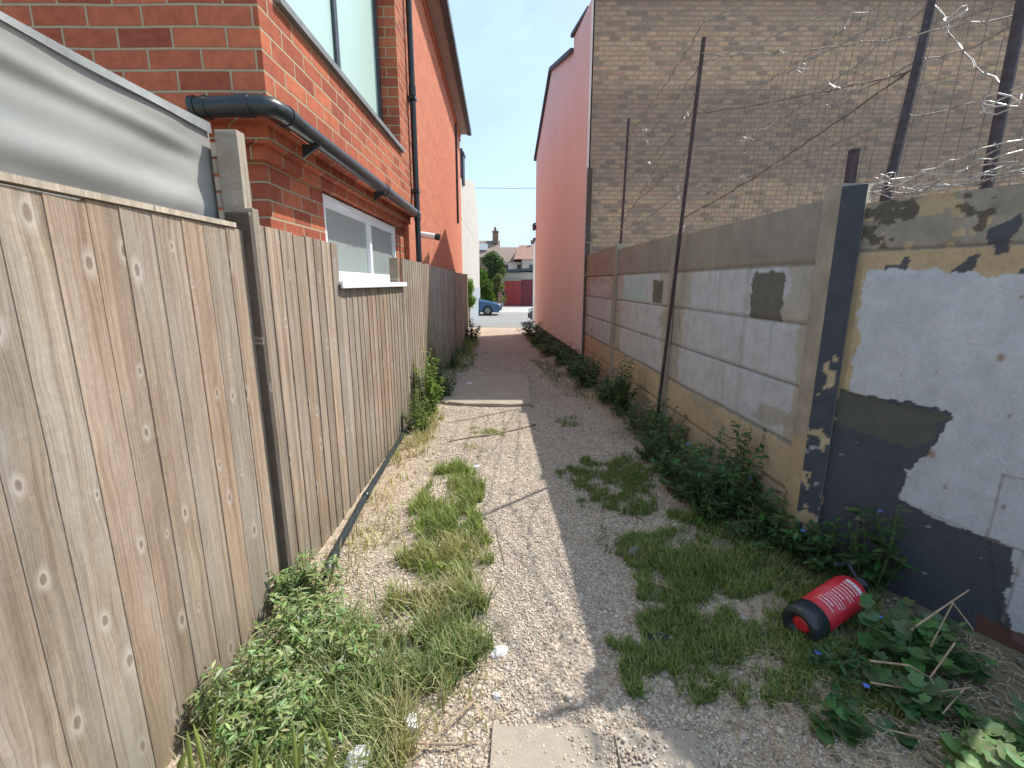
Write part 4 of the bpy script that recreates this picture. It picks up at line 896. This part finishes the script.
# litter
def crumple(name, label, cat, c, r, mat, seed, flat=.5, n=90):
    r_ = np.random.default_rng(seed); import bmesh
    bm = bmesh.new(); bmesh.ops.create_icosphere(bm, subdivisions=3, radius=1)
    for v in bm.verts:
        p = np.array(v.co); d = .55 + .75 * float(fbm(np.array([p[0] * 2.3 + seed]), np.array([p[1] * 2.3 + p[2] * 3.1]), seed, 3)[0])
        v.co = Vector((p[0] * r * d, p[1] * r * d * .7, max(p[2], -.35) * r * d * flat))
    me = bpy.data.meshes.new(name); bm.to_mesh(me); bm.free(); me.materials.append(mat)
    o = link(bpy.data.objects.new(name, me)); o.location = (c[0], c[1], g1(c[0], c[1]) + r * flat * .3 + (c[2] if len(c) > 2 else 0)); o.rotation_euler.z = seed * 1.3
    tag(o, label, cat); return o
crumple('crumpled_tissue', 'white crumpled rag with a dark stripe on the gravel beside the grass', 'litter', (-.055, 1.72), .045, M['rag'], 3, .35)
crumple('crumpled_tissue', 'white tissue lying in the dry grass near the bottom left', 'litter', (-.36, 1.37, .01), .04, M['rag'], 4, .6)
crumple('white_stone', 'small round white lump at the bottom picture edge in the grass', 'litter', (-.49, 1.22, .03), .065, M['rag'], 6, .6)
crumple('paper_scrap', 'small white scrap on the path at the tip of the sunlit grass patch', 'litter', (-.31, 3.78), .035, M['rag'], 8, .4)
crumple('paper_scrap', 'tiny white scrap on the gravel below the crumpled rag', 'litter', (-.06, 1.50), .02, M['rag'], 9, .6)
crumple('paper_scrap', 'white scrap in the shade on the concrete slab near the weeds', 'litter', (-.66, 7.0, .03), .06, M['rag'], 10, .4)
crumple('black_plastic_scrap', 'flat black plastic scrap at the edge of the shaded grass', 'litter', (.65, 1.78), .055, M['blk_rag'], 12, .25)
crumple('black_plastic_scrap', 'black plastic piece between the two left grass clumps', 'litter', (-.50, 2.04), .07, M['blk_rag'], 13, .35)
crumple('grey_stone', 'grey blue stone in the shaded gravel right of the sun line', 'stone', (.72, 2.45), .05, M['grey_lead'], 15, .5)
crumple('dark_clod', 'small dark clod on the gravel at the edge of the sunlit grass', 'litter', (-.30, 3.42), .03, M['blk_rag'], 16, .5)

# dry twigs by the near wall, and dead stalks
def twig(label, pts, r, side=()):
    m = MB(); m.tube(pts, r, 6)
    for s_ in side: m.tube(s_, r[-1] if isinstance(r, list) else r * .6, 5)
    return tag(m.build('twig', M['twig']), label, 'twig')
twig('forked dry branch leaning on the wall above the weeds', [(1.40, 1.42, .36), (1.52, 1.45, .42), (1.66, 1.50, .46)], [.0036, .0032, .0022], [[(1.58, 1.47, .43), (1.62, 1.42, .36)], [(1.57, 1.46, .44), (1.46, 1.40, .31)]])
twig('curved dry twig just below the forked branch', [(1.24, 1.38, .27), (1.36, 1.36, .27), (1.42, 1.34, .24), (1.50, 1.36, .36)], [.0035, .0035, .003, .003], [[(1.42, 1.34, .24), (1.43, 1.30, .2)]])
twig('straight dry stick lying low over the weeds by the wall', [(1.22, 1.34, .22), (1.40, 1.30, .22), (1.52, 1.30, .24)], [.003, .003, .0025], [[(1.50, 1.30, .24), (1.38, 1.24, .2)]])
twig('long grey stick on the soil below the others', [(1.2, 1.22, .16), (1.36, 1.18, .15), (1.6, 1.1, .14)], .003)
twig('thin straw coloured stalk on the shaded grass in the middle', [(.66, 2.2, .03), (.80, 2.08, .05), (.92, 1.94, .04)], .004)
twig('thin dry stalk lying on the sunlit gravel', [(-.10, 2.75, .01), (-.07, 2.55, .012), (-.04, 2.35, .01)], .003)
twig('bent pale stalk crossing the dry grass at the bottom left', [(-.33, 1.24, .02), (-.22, 1.36, .03), (-.14, 1.46, .02)], .004)
twig('pale stalk lying flat at the bottom edge beside the slab', [(-.34, 1.30, .015), (-.2, 1.29, .02), (-.12, 1.31, .015)], .004)
# thin dark brown tube across the path
m = MB(); m.tube([(x, y, g1(x, y) + .008) for x, y in [(-.62, 4.42), (-.42, 4.55), (-.25, 4.62), (-.05, 4.75), (.1, 4.86), (.26, 4.98)]], .010, 6); tag(m.build('streak', M['wire_brown']), 'thin dark root lying across the sunlit gravel below the slab', 'streak')

# ------------------------------------------------------------------ pebbles (uncountable)
GP = {  # grass patches: polygon on the ground, density per m2, height, palette
 'a': ([(-.72, 3.75), (-.36, 3.85), (-.24, 3.4), (-.20, 3.0), (-.16, 2.6), (-.22, 2.25), (-.42, 2.1), (-.58, 2.35), (-.62, 2.9), (-.70, 3.4)], 11500, .09, 0),
 'b': ([(-.52, 2.1), (-.24, 2.15), (-.16, 1.95), (-.12, 1.75), (-.20, 1.62), (-.36, 1.42), (-.42, 1.1), (-1.05, 1.0), (-1.08, 1.7), (-.85, 1.85), (-.7, 2.0)], 17000, .13, 1),
 'b2': ([(-.30, 1.60), (-.06, 1.55), (-.05, 1.42), (-.2, 1.33), (-.38, 1.38)], 3500, .05, 2),
 'c': ([(.42, 3.65), (.7, 3.9), (1.05, 3.9), (1.15, 3.3), (1.0, 3.0), (.78, 2.85), (.6, 2.95), (.52, 3.25)], 20000, .05, 3),
 'c2': ([(.56, 2.72), (.70, 2.72), (.74, 2.52), (.60, 2.50)], 14000, .05, 3),
 'd': ([(.66, 2.55), (1.1, 2.75), (1.5, 2.4), (1.7, 2.1), (1.6, 1.6), (1.40, 1.28), (1.05, 1.32), (.80, 1.42), (.46, 1.56), (.54, 1.85), (.66, 2.2)], 36000, .052, 4),
 'e': ([(-.47, 4.86), (-.12, 4.86), (-.14, 4.62), (-.46, 4.60)], 9000, .03, 0),
 'f': ([(-1.1, 5.6), (-.85, 5.6), (-.80, 4.6), (-.9, 3.8), (-1.08, 3.6)], 3500, .10, 2),
 'g': ([(-1.08, 3.7), (-.85, 3.6), (-.72, 2.6), (-.8, 2.1), (-1.0, 2.0)], 1300, .09, 2),
 'h': ([(.55, 5.3), (.75, 5.3), (.8, 4.9), (.6, 4.9)], 3500, .04, 3), 'i': ([(.35, 9.5), (.9, 9.0), (1.1, 5.5), (.95, 5.4), (.6, 7.5)], 900, .08, 3),
 'j': ([(-1.3, 13.2), (-.9, 13), (-.78, 9), (-.85, 6.3), (-1.2, 6.3)], 1100, .12, 3), 'k': ([(.35, 14.5), (.8, 14.5), (1.0, 10), (.65, 10)], 1500, .12, 0),
 'l': ([(-.45, 4.35), (-.3, 4.35), (-.28, 4.15), (-.45, 4.15)], 2500, .04, 2)}
PAL = [[(.17, .24, .05), (.22, .30, .07), (.12, .19, .04), (.34, .33, .14)], [(.12, .17, .06), (.16, .22, .08), (.22, .28, .10), (.33, .33, .17)], [(.42, .35, .19), (.32, .30, .12), (.22, .26, .08), (.5, .42, .26)],
       [(.10, .17, .04), (.13, .21, .05), (.20, .22, .08)], [(.11, .19, .045), (.15, .24, .06), (.20, .27, .08), (.28, .29, .12)]]
def pebbles(n, reg, smin, smax, seed, sink=.15):
    r = np.random.default_rng(seed); x = r.uniform(reg[0], reg[1], n); y = reg[2] + (reg[3] - reg[2]) * r.random(n)
    dens = .30 + .95 * sst(.35, .65, fbm(x * 2.5, y * 2.5, seed)); dens *= (1 - .75 * sst(.95, 1.3, x)) * (1 - .75 * (fbm(x * 4 + 9, y * 4, 66) > .62))
    for nm in 'abd': dens = dens * np.where(inpoly(x, y, GP[nm][0]), .25, 1)
    for (x0, x1, y0, y1) in ((-.06, .30, .85, 1.365), (.36, .66, .82, 1.345)): dens = dens * np.where((x > x0) & (x < x1) & (y > y0) & (y < y1), .38, 1)
    dens = dens * np.where((x > -.9) & (x < .26) & (y > 5.8) & (y < 7.9), .12, 1)
    k_ = r.random(n) < dens; x = x[k_]; y = y[k_]; n = len(x); z = gz(x, y)
    onslab = np.where((x > -.9) & (x < .26) & (y > 5.8) & (y < 7.9), .036, 0.)
    for (x0, x1, y0, y1) in ((-.06, .30, .85, 1.365), (.36, .66, .82, 1.345)): onslab = np.where((x > x0) & (x < x1) & (y > y0) & (y < y1), .016, onslab)
    s = smin + (smax - smin) * r.random(n) ** 2.2
    base = np.array([[1, 0, 0], [-1, 0, 0], [0, 1, 0], [0, -1, 0], [0, 0, 1], [0, 0, -1]] + [[a, b, c] for a in (-.62, .62) for b in (-.62, .62) for c in (-.62, .62)], float)
    # faces of a tetrakis cube
    cube = [(6, 7, 9, 8, 1), (10, 12, 13, 11, 0), (6, 10, 11, 7, 3), (8, 9, 13, 12, 2), (7, 11, 13, 9, 4), (6, 8, 12, 10, 5)]
    tri = []
    for a, b, c, d, e in cube: tri += [(a, b, e), (b, c, e), (c, d, e), (d, a, e)]
    tri = np.array(tri); J = r.uniform(.72, 1.25, (n, 14, 1)) * base[None]
    J *= np.stack([r.uniform(.75, 1.3, n), r.uniform(.6, 1.0, n), r.uniform(.4, .75, n)], -1)[:, None, :]
    th = r.uniform(0, 6.28, n); ph = r.normal(0, .35, n); c, s_ = np.cos(th), np.sin(th); cp, sp_ = np.cos(ph), np.sin(ph)
    Jx = J[..., 0] * cp[:, None] + J[..., 2] * sp_[:, None]; Jz = -J[..., 0] * sp_[:, None] + J[..., 2] * cp[:, None]; Jy = J[..., 1]
    Vx = (Jx * c[:, None] - Jy * s_[:, None]) * s[:, None] + x[:, None]; Vy = (Jx * s_[:, None] + Jy * c[:, None]) * s[:, None] + y[:, None]; Vz = Jz * s[:, None] + (z + onslab + s * (.35 - sink))[:, None]
    V = np.stack([Vx, Vy, Vz], -1).reshape(-1, 3); F = (tri[None] + (np.arange(n) * 14)[:, None, None]).reshape(-1, 3)
    pal = np.array([(.50, .43, .35), (.55, .48, .39), (.45, .37, .295), (.38, .32, .265), (.60, .54, .46), (.66, .61, .54), (.33, .25, .20), (.48, .37, .29), (.28, .255, .235), (.57, .49, .385)])
    ci = r.choice(len(pal), n, p=[.23, .22, .14, .08, .11, .025, .035, .07, .02, .07]); C = pal[ci] * r.uniform(.8, 1.15, (n, 1))
    return V, F, np.repeat(C, 14, 0)
parts = [pebbles(80000, (-1.1, 1.5, .75, 2.6), .0028, .0082, 1), pebbles(62000, (-1.1, 1.4, 2.6, 5.7), .0035, .0085, 2), pebbles(160, (-1.0, 1.2, .8, 4.5), .012, .022, 3), pebbles(9000, (-1., .95, 5.7, 11), .008, .017, 4)]
off = 0; Vs, Fs, Cs = [], [], []
for V, F, C in parts: Vs.append(V); Fs.append(F + off); Cs.append(C); off += len(V)
tag(npmesh('gravel', np.concatenate(Vs), np.concatenate(Fs), np.concatenate(Cs), M['pebble'], smooth=True), 'loose beige gravel stones covering the path', 'gravel', kind='stuff')

# ------------------------------------------------------------------ grass (uncountable)
def blades(poly, dens, h, pal, seed, wid=.0028):
    r = np.random.default_rng(seed); P = np.array(poly); x0, y0 = P.min(0) - .06; x1, y1 = P.max(0) + .06; n = int((x1 - x0) * (y1 - y0) * dens)
    x = r.uniform(x0, x1, n); y = r.uniform(y0, y1, n); jx = x + (fbm(x * 8, y * 8, seed) - .5) * .34; jy = y + (fbm(x * 8, y * 8, seed + 5) - .5) * .34
    k_ = inpoly(jx, jy, poly) & (r.random(n) < .02 + 1.15 * sst(.3, .6, fbm(x * 9, y * 9, seed + 9))); x = x[k_]; y = y[k_]; n = len(x)
    z = gz(x, y) - .004; hh = h * r.uniform(.35, 1.25, n) * (.6 + .8 * fbm(x * 5, y * 5, seed + 3)); a = r.uniform(0, 6.28, n); ln = hh * r.uniform(.15, 1.0, n)
    dx, dy = np.cos(a), np.sin(a); wx, wy = -dy * wid, dx * wid; tw = r.uniform(.6, 1.3, n) * (1 + y * .12)
    Vs = []
    for t, wf in ((0, 1.), (.4, .85), (.75, .55), (1., .05)):
        cx = x + dx * ln * t ** 1.8; cy = y + dy * ln * t ** 1.8; cz = z + hh * (t - .22 * t * t * (ln / hh))
        Vs.append(np.stack([cx + wx * wf * tw, cy + wy * wf * tw, cz], -1)); Vs.append(np.stack([cx - wx * wf * tw, cy - wy * wf * tw, cz], -1))
    V = np.stack(Vs, 1).reshape(-1, 3); q = np.array([(0, 1, 3, 2), (2, 3, 5, 4), (4, 5, 7, 6)]); F = (q[None] + (np.arange(n) * 8)[:, None, None]).reshape(-1, 4)
    p = np.array(PAL[pal]) * (1.2 if pal < 3 else 1.15); C = p[r.choice(len(p), n)] * r.uniform(.75, 1.25, (n, 1)); dk_ = 1. if pal < 3 else .3; dm = dk_ * (sst(.5, .72, fbm(x * 3.1 + 7, y * 3.1, 88)) * .75 + (r.random(n) < .10) * .6).clip(0, 1)[:, None]; C = C * (1 - dm) + np.array([[.44, .38, .20]]) * dm; return V, F, np.repeat(C, 8, 0)  # sunlight put into the colour: palettes for sunlit patches get the higher gain
off = 0; Vs, Fs, Cs = [], [], []
for i, (poly, d, h, pal) in enumerate(GP.values()):
    V, F, C = blades(poly, d, h, pal, 50 + i, .0026 if pal < 3 else .0022); Vs.append(V); Fs.append(F + off); Cs.append(C); off += len(V)
tag(npmesh('grass', np.concatenate(Vs), np.concatenate(Fs), np.concatenate(Cs), M['grass']), 'patches of green and dry grass growing through the gravel', 'grass', kind='stuff')
# dead straw scattered
r = np.random.default_rng(77); m = MB()
for i in range(2100):
    z_ = r.random(); x, y = (r.uniform(.75, 1.9), r.uniform(1.05, 1.55 + .1)) if z_ < .45 else ((r.uniform(-1.05, -.6), r.uniform(1.9, 4.6)) if z_ < .75 else ((r.uniform(-.45, -.02), r.uniform(1.15, 1.9)) if z_ < .92 else (r.uniform(.5, 1.2), r.uniform(2.3, 3.6))))
    a = r.uniform(0, 6.28); l = r.uniform(.02, .09); zz = g1(x, y) + .012; m.tube([(x, y, zz), (x + math.cos(a) * l * .5, y + math.sin(a) * l * .5, zz + .008), (x + math.cos(a + .3) * l, y + math.sin(a + .3) * l, zz)], .0011, 3, cap=False)
tag(m.build('straw', M['straw']), 'dead straw and stalk fragments strewn over the gravel', 'straw', kind='stuff')

r = np.random.default_rng(79); n = 500; x = r.uniform(1.0, 1.95, n); y = r.uniform(.95, 1.9, n); z = gz(x, y) + .006; a = r.uniform(0, 6.28, n); L = r.uniform(.008, .022, n); t1 = r.normal(0, .006, n); t2 = r.normal(0, .006, n)
V = np.stack([np.stack([x - np.cos(a) * L, y - np.sin(a) * L, z], -1), np.stack([x + np.sin(a) * L * .5, y - np.cos(a) * L * .5, z + .004 + abs(t1)], -1), np.stack([x + np.cos(a) * L, y + np.sin(a) * L, z + .002], -1), np.stack([x - np.sin(a) * L * .5, y + np.cos(a) * L * .5, z + .004 + abs(t2)], -1)], 1).reshape(-1, 3)
C = np.array([(.22, .17, .12), (.30, .24, .16), (.15, .12, .09), (.26, .25, .20)])[r.integers(4, size=n)]
tag(npmesh('leaf_litter', V, np.arange(n * 4).reshape(n, 4), np.repeat(C, 4, 0), M['stem']), 'dead brown leaves strewn on the soil below the near wall', 'leaf litter', kind='stuff')

# ------------------------------------------------------------------ weeds
LG = [(.05, .115, .035), (.075, .15, .045), (.10, .19, .06), (.06, .13, .05)]
LP = [(.21, .29, .11), (.27, .36, .15), (.16, .22, .08), (.37, .43, .24)]
def weed(name, label, base, h, rad, nstem, nleaf, lsize, seed, cols=LG, lobed=False, flowers=0, narrow=.45, group=None, droop=.5, cat='weed'):
    """plant of arching stems, each leaf a folded blade on a short stalk"""
    rr = random.Random(seed); bz = g1(base[0], base[1]); t = thing(name, label, cat, (base[0], base[1], bz), group)
    lm = MB(); sm_ = MB(); tips = []
    for i in range(nstem):
        a = rr.uniform(0, 6.28); q = rad * math.sqrt(rr.random()); hh = h * rr.uniform(.55, 1.05) * (1 - .35 * (q / rad) ** 2)
        p0 = Vector((base[0] + math.cos(a) * q * .35, base[1] + math.sin(a) * q * .35, bz - .01)); p2 = Vector((base[0] + math.cos(a) * q, base[1] + math.sin(a) * q, bz + hh))
        p1 = p0.lerp(p2, .5) + Vector((rr.uniform(-.03, .03), rr.uniform(-.03, .03), hh * .12)); pts = [p0, p0.lerp(p1, .5), p1, p1.lerp(p2, .55), p2]
        sm_.tube(pts, [.0028, .0025, .0022, .0018, .0012], 4, (.10, .14, .05), cap=False); tips.append(p2)
        for j in range(nleaf):
            tt = rr.uniform(.12, 1.02); k_ = min(3, int(tt * 4)); p = pts[k_].lerp(pts[k_ + 1], min(1, tt * 4 - k_))
            a2 = rr.uniform(0, 6.28); up = rr.uniform(-.25, .75) * (1.1 - droop * .5); d = Vector((math.cos(a2), math.sin(a2), up)).normalized()
            L = lsize * rr.uniform(.5, 1.15) * (1.15 - .45 * tt); side = d.cross(Vector((0, 0, 1))).normalized(); nn = side.cross(d).normalized()
            side = (side + nn * rr.uniform(-.4, .4)).normalized(); c = tuple(v * rr.uniform(.8, 1.25) for v in rr.choice(cols)); b = p + d * L * .25
            if lobed:
                sm_.tube([p, b], .0012, 3, (.12, .17, .06), cap=False); vs_ = [b + d * L * .42 - nn * L * .06]; K = 14
                for q_ in range(K):
                    aa = -2.6 + 5.2 * q_ / (K - 1); rl = L * .5 * (1 + .17 * math.cos(aa * 5.)) * (.92 + .16 * rr.random()); zc = nn * L * .05 * math.cos(aa * 5.)
                    vs_.append(b + d * L * .38 + d * rl * math.cos(aa) + side * rl * math.sin(aa) + zc - nn * L * .08 * abs(math.sin(aa)))
                lm.add(vs_, [(0, q_, q_ + 1) for q_ in range(1, K)] + [(0, K, 1)], c)
            else:
                wv_ = L * narrow * .5; dr = Vector((0, 0, -L * .22 * droop)); f_ = -nn * 0 + nn * L * .05
                vs_ = [p, b + side * wv_ * .75 + f_, b + d * L * .38 + side * wv_ + f_ + dr * .5, b + d * L * .75 + side * wv_ * .45 + dr, b + d * L + dr * 1.7,
                       b + d * L * .75 - side * wv_ * .45 + dr, b + d * L * .38 - side * wv_ + f_ + dr * .5, b - side * wv_ * .75 + f_, b - nn * 0, b + d * L * .38 + dr * .5, b + d * L * .75 + dr * 1.1]
                lm.add(vs_, [(0, 1, 8), (0, 8, 7), (1, 2, 9, 8), (8, 9, 6, 7), (2, 3, 10, 9), (9, 10, 5, 6), (3, 4, 10), (10, 4, 5)], c)
    lm.build('foliage', M['leaf'], t, smooth=True); sm_.build('stem', M['stem'], t)
    for i in range(flowers):
        p = rr.choice(tips) + Vector((rr.uniform(-.02, .02), rr.uniform(-.02, .0), .012)); fm = MB()
        for q_ in range(5):
            aa = q_ * 1.2566; d = Vector((math.cos(aa), math.sin(aa) - .3, .25)); s_ = Vector((-math.sin(aa), math.cos(aa), 0)); fm.add([p, p + d * .007 + s_ * .005, p + d * .0135, p + d * .007 - s_ * .005], [(0, 1, 2, 3)])
        fm.build('flower', M['petal'], t)
    return t
RG = 'green leafy weeds along the foot of the right wall'
R_ = [((1.44, 2.74), .46, .22, 16, 20, .065, 2, 'blue flowered weed clump in front of the ochre wall base, tallest bushy one'),
      ((1.30, 2.98), .30, .22, 15, 18, .06, 1, 'dark weed clump left of the tall blue flowered clump'),
      ((1.30, 3.35), .30, .20, 13, 18, .055, 0, 'low dark weed clump at the wall midway to the rusty pole'),
      ((1.35, 3.85), .36, .20, 14, 18, .055, 0, 'bushy weed clump just before the foot of the rusty pole'),
      ((1.32, 4.35), .34, .18, 12, 18, .055, 0, 'weed clump growing at the foot of the rusty pole'),
      ((1.24, 5.0), .52, .14, 11, 22, .055, 0, 'tall narrow weed with pale tip against the wall beyond the rusty pole'),
      ((1.20, 5.6), .30, .18, 10, 16, .06, 0, 'low weed behind the tall narrow weed'),
      ((1.58, 2.36), .26, .20, 14, 16, .06, 1, 'weed clump under the black edged wall post'),
      ((1.10, 6.6), .42, .18, 12, 18, .065, 0, 'bushy weed clump at the dark corner post'),
      ((1.08, 7.5), .36, .20, 12, 16, .07, 0, 'weed clump at the far end of the concrete wall'),
      ((1.02, 8.6), .34, .22, 12, 16, .07, 0, 'weed clump at the start of the pink wall'),
      ((.88, 10.0), .34, .24, 12, 14, .08, 0, 'weed clump a third along the pink wall foot'),
      ((.75, 11.6), .34, .24, 12, 14, .08, 0, 'weed clump midway along the pink wall foot'),
      ((.60, 13.4), .45, .28, 14, 14, .09, 0, 'sunlit weed clump at the far end of the pink wall')]
for i, (b, h, rd, ns, nl, ls, fl, lb) in enumerate(R_):
    weed('weed_plant', lb, (b[0] - .05, b[1]), h * 1.3, rd * 1.55, int(ns * (2.3 if b[1] < 4.5 else 3.2)), nl, ls * (1.0 if b[1] < 4.5 else 1.15), 600 + i, flowers=fl, group=RG)
weed('mallow_plant', 'broad lobed leaves crowding round the right side of the fire extinguisher', (1.50, 1.52), .28, .15, 13, 7, .075, 701, lobed=True, flowers=1, group='broad leaved weeds by the near wall', cols=[(.09, .18, .06), (.12, .22, .08), (.07, .15, .05)])
weed('mallow_plant', 'upright dark weed against the tar patch behind the extinguisher', (1.72, 1.98), .52, .16, 14, 16, .07, 702, flowers=2, group='broad leaved weeds by the near wall')
weed('mallow_plant', 'broad leaved weed below the dry twigs', (1.34, 1.34), .15, .16, 10, 6, .07, 703, lobed=True, group='broad leaved weeds by the near wall', cols=[(.09, .17, .06), (.12, .21, .08)])
weed('mallow_plant', 'sunlit broad leaved weed in the bottom right corner', (1.34, 1.04), .20, .16, 12, 6, .075, 704, lobed=True, group='broad leaved weeds by the near wall', cols=[(.15, .25, .09), (.2, .3, .13)])  # sunlight of this corner is put into the lighter leaf colours
weed('mallow_plant', 'low broad leaved weed left of the bottom right corner', (1.12, 1.24), .09, .14, 8, 6, .055, 705, lobed=True, group='broad leaved weeds by the near wall')
weed('mallow_plant', 'dark leafy weed between the extinguisher and the black post', (1.56, 2.12), .30, .20, 14, 15, .06, 706, flowers=0, group='broad leaved weeds by the near wall')
weed('mallow_plant', 'small blue flowered weed in front of the extinguisher base', (1.20, 1.50), .10, .12, 12, 10, .045, 707, flowers=2, group='broad leaved weeds by the near wall')
weed('mallow_plant', 'low dark weed on the soil under the dry twigs against the brown wall base', (1.62, 1.52), .16, .17, 15, 10, .06, 708, group='broad leaved weeds by the near wall')
weed('mallow_plant', 'broad leaved weed at the right picture edge below the brown wall base', (1.56, 1.18), .12, .16, 9, 6, .07, 709, lobed=True, group='broad leaved weeds by the near wall', cols=[(.09, .17, .06), (.12, .21, .08)])
for i, (b, h, rd, ns, nl, ls, lb) in enumerate([((1.14, 3.02), .20, .17, 20, 14, .05, 'low weed spreading onto the gravel in front of the dark clumps'), ((1.24, 2.66), .26, .18, 24, 16, .055, 'low bushy weed in front of the tall blue flowered clump'), ((1.36, 2.36), .20, .18, 22, 14, .055, 'low weed behind the shaded grass, left of the black edged post'), ((1.16, 3.7), .18, .16, 16, 14, .05, 'small weed beside the far shaded grass patch')]):
    weed('weed_plant', lb, b, h, rd, ns, nl, ls, 650 + i, group=RG)
LGp = 'pale leafy weeds along the foot of the left fence'
L_ = [((-.98, 1.98), .30, .18, 26, 20, .055, 'pale bushy weed at the fence post foot, nearest the black pipe end'), ((-.90, 1.70), .26, .20, 30, 20, .055, 'pale narrow leaved weed against the fence below the post'),
      ((-.95, 1.42), .26, .20, 30, 20, .055, 'pale narrow leaved weed at the fence, second from the bottom edge'), ((-.78, 1.28), .22, .20, 28, 18, .05, 'sunlit narrow leaved weed at the bottom edge left of the white lump'), ((-.70, 1.62), .18, .18, 24, 18, .05, 'low sunlit weed merging into the lower grass clump')]
for i, (b, h, rd, ns, nl, ls, lb) in enumerate(L_):
    weed('leafy_weed', lb, b, h, rd, int(ns * 1.5), nl, ls, 800 + i, cols=LP, narrow=.26, group=LGp, droop=.8)
weed('fence_weed', 'tall bright yellow green weed against the fence where the boards rise beyond the window', (-1.0, 5.35), .85, .20, 48, 34, .055, 820, cols=[(.20, .30, .05), (.26, .36, .08), (.15, .24, .05)], narrow=.4)
weed('fence_weed', 'feathery green weed in front of the fence below the white window', (-.98, 4.75), .46, .18, 34, 26, .045, 821, cols=[(.20, .28, .06), (.16, .24, .06)], narrow=.3)
weed('fence_weed', 'climbing thin weed at the end edge of the near fence', (-1.02, 6.4), 1.2, .14, 24, 26, .05, 822, cols=[(.15, .24, .06), (.12, .2, .05)], narrow=.4)
weed('fence_weed', 'shaded dark weed beside the concrete slab edge', (-.98, 6.3), .45, .26, 34, 20, .06, 823, cols=LG)
weed('fence_weed', 'shaded dark weed at the foot of the far fence', (-1.08, 8.4), .45, .2, 16, 18, .07, 824, cols=LG)
weed('fence_weed', 'green bushy weed at the far end of the far fence', (-1.12, 12.9), .6, .3, 40, 22, .08, 825, cols=LG)
weed('fence_weed', 'straggly shaded weed midway along the far fence', (-1.12, 10.3), .35, .22, 14, 16, .07, 826, cols=LG)
# broad grass spikes close to the camera
m = MB(); rr = random.Random(9)
for (x, y, h) in [(-.86, 1.0, .40), (-.84, 1.03, .36), (-.70, .98, .34), (-.60, 1.03, .34), (-.64, 1.1, .30), (-.55, 1.0, .35), (-.50, 1.08, .36), (-.95, 1.02, .30), (-.42, 1.05, .25), (-.9, 1.12, .38), (-.93, .98, .33)]:
    dx, dy = rr.uniform(-.06, .08), rr.uniform(-.02, .05); b = Vector((x, y, 0)); pts = [b, b + Vector((dx * .3, dy * .3, h * .5)), b + Vector((dx * .6, dy * .6, h * .72)), b + Vector((dx * .9, dy * .9, h * .9)), b + Vector((dx * 1.2, dy * 1.2, h))]
    m.tube(pts, [.002, .002, .006, .006, .001], 6, rr.choice([(.24, .30, .07), (.30, .36, .09)]), cap=False)
tag(m.build('barley_grass', M['grass'], None, smooth=True), 'green seed headed grass spikes standing in front of the fence at the bottom left', 'grass')
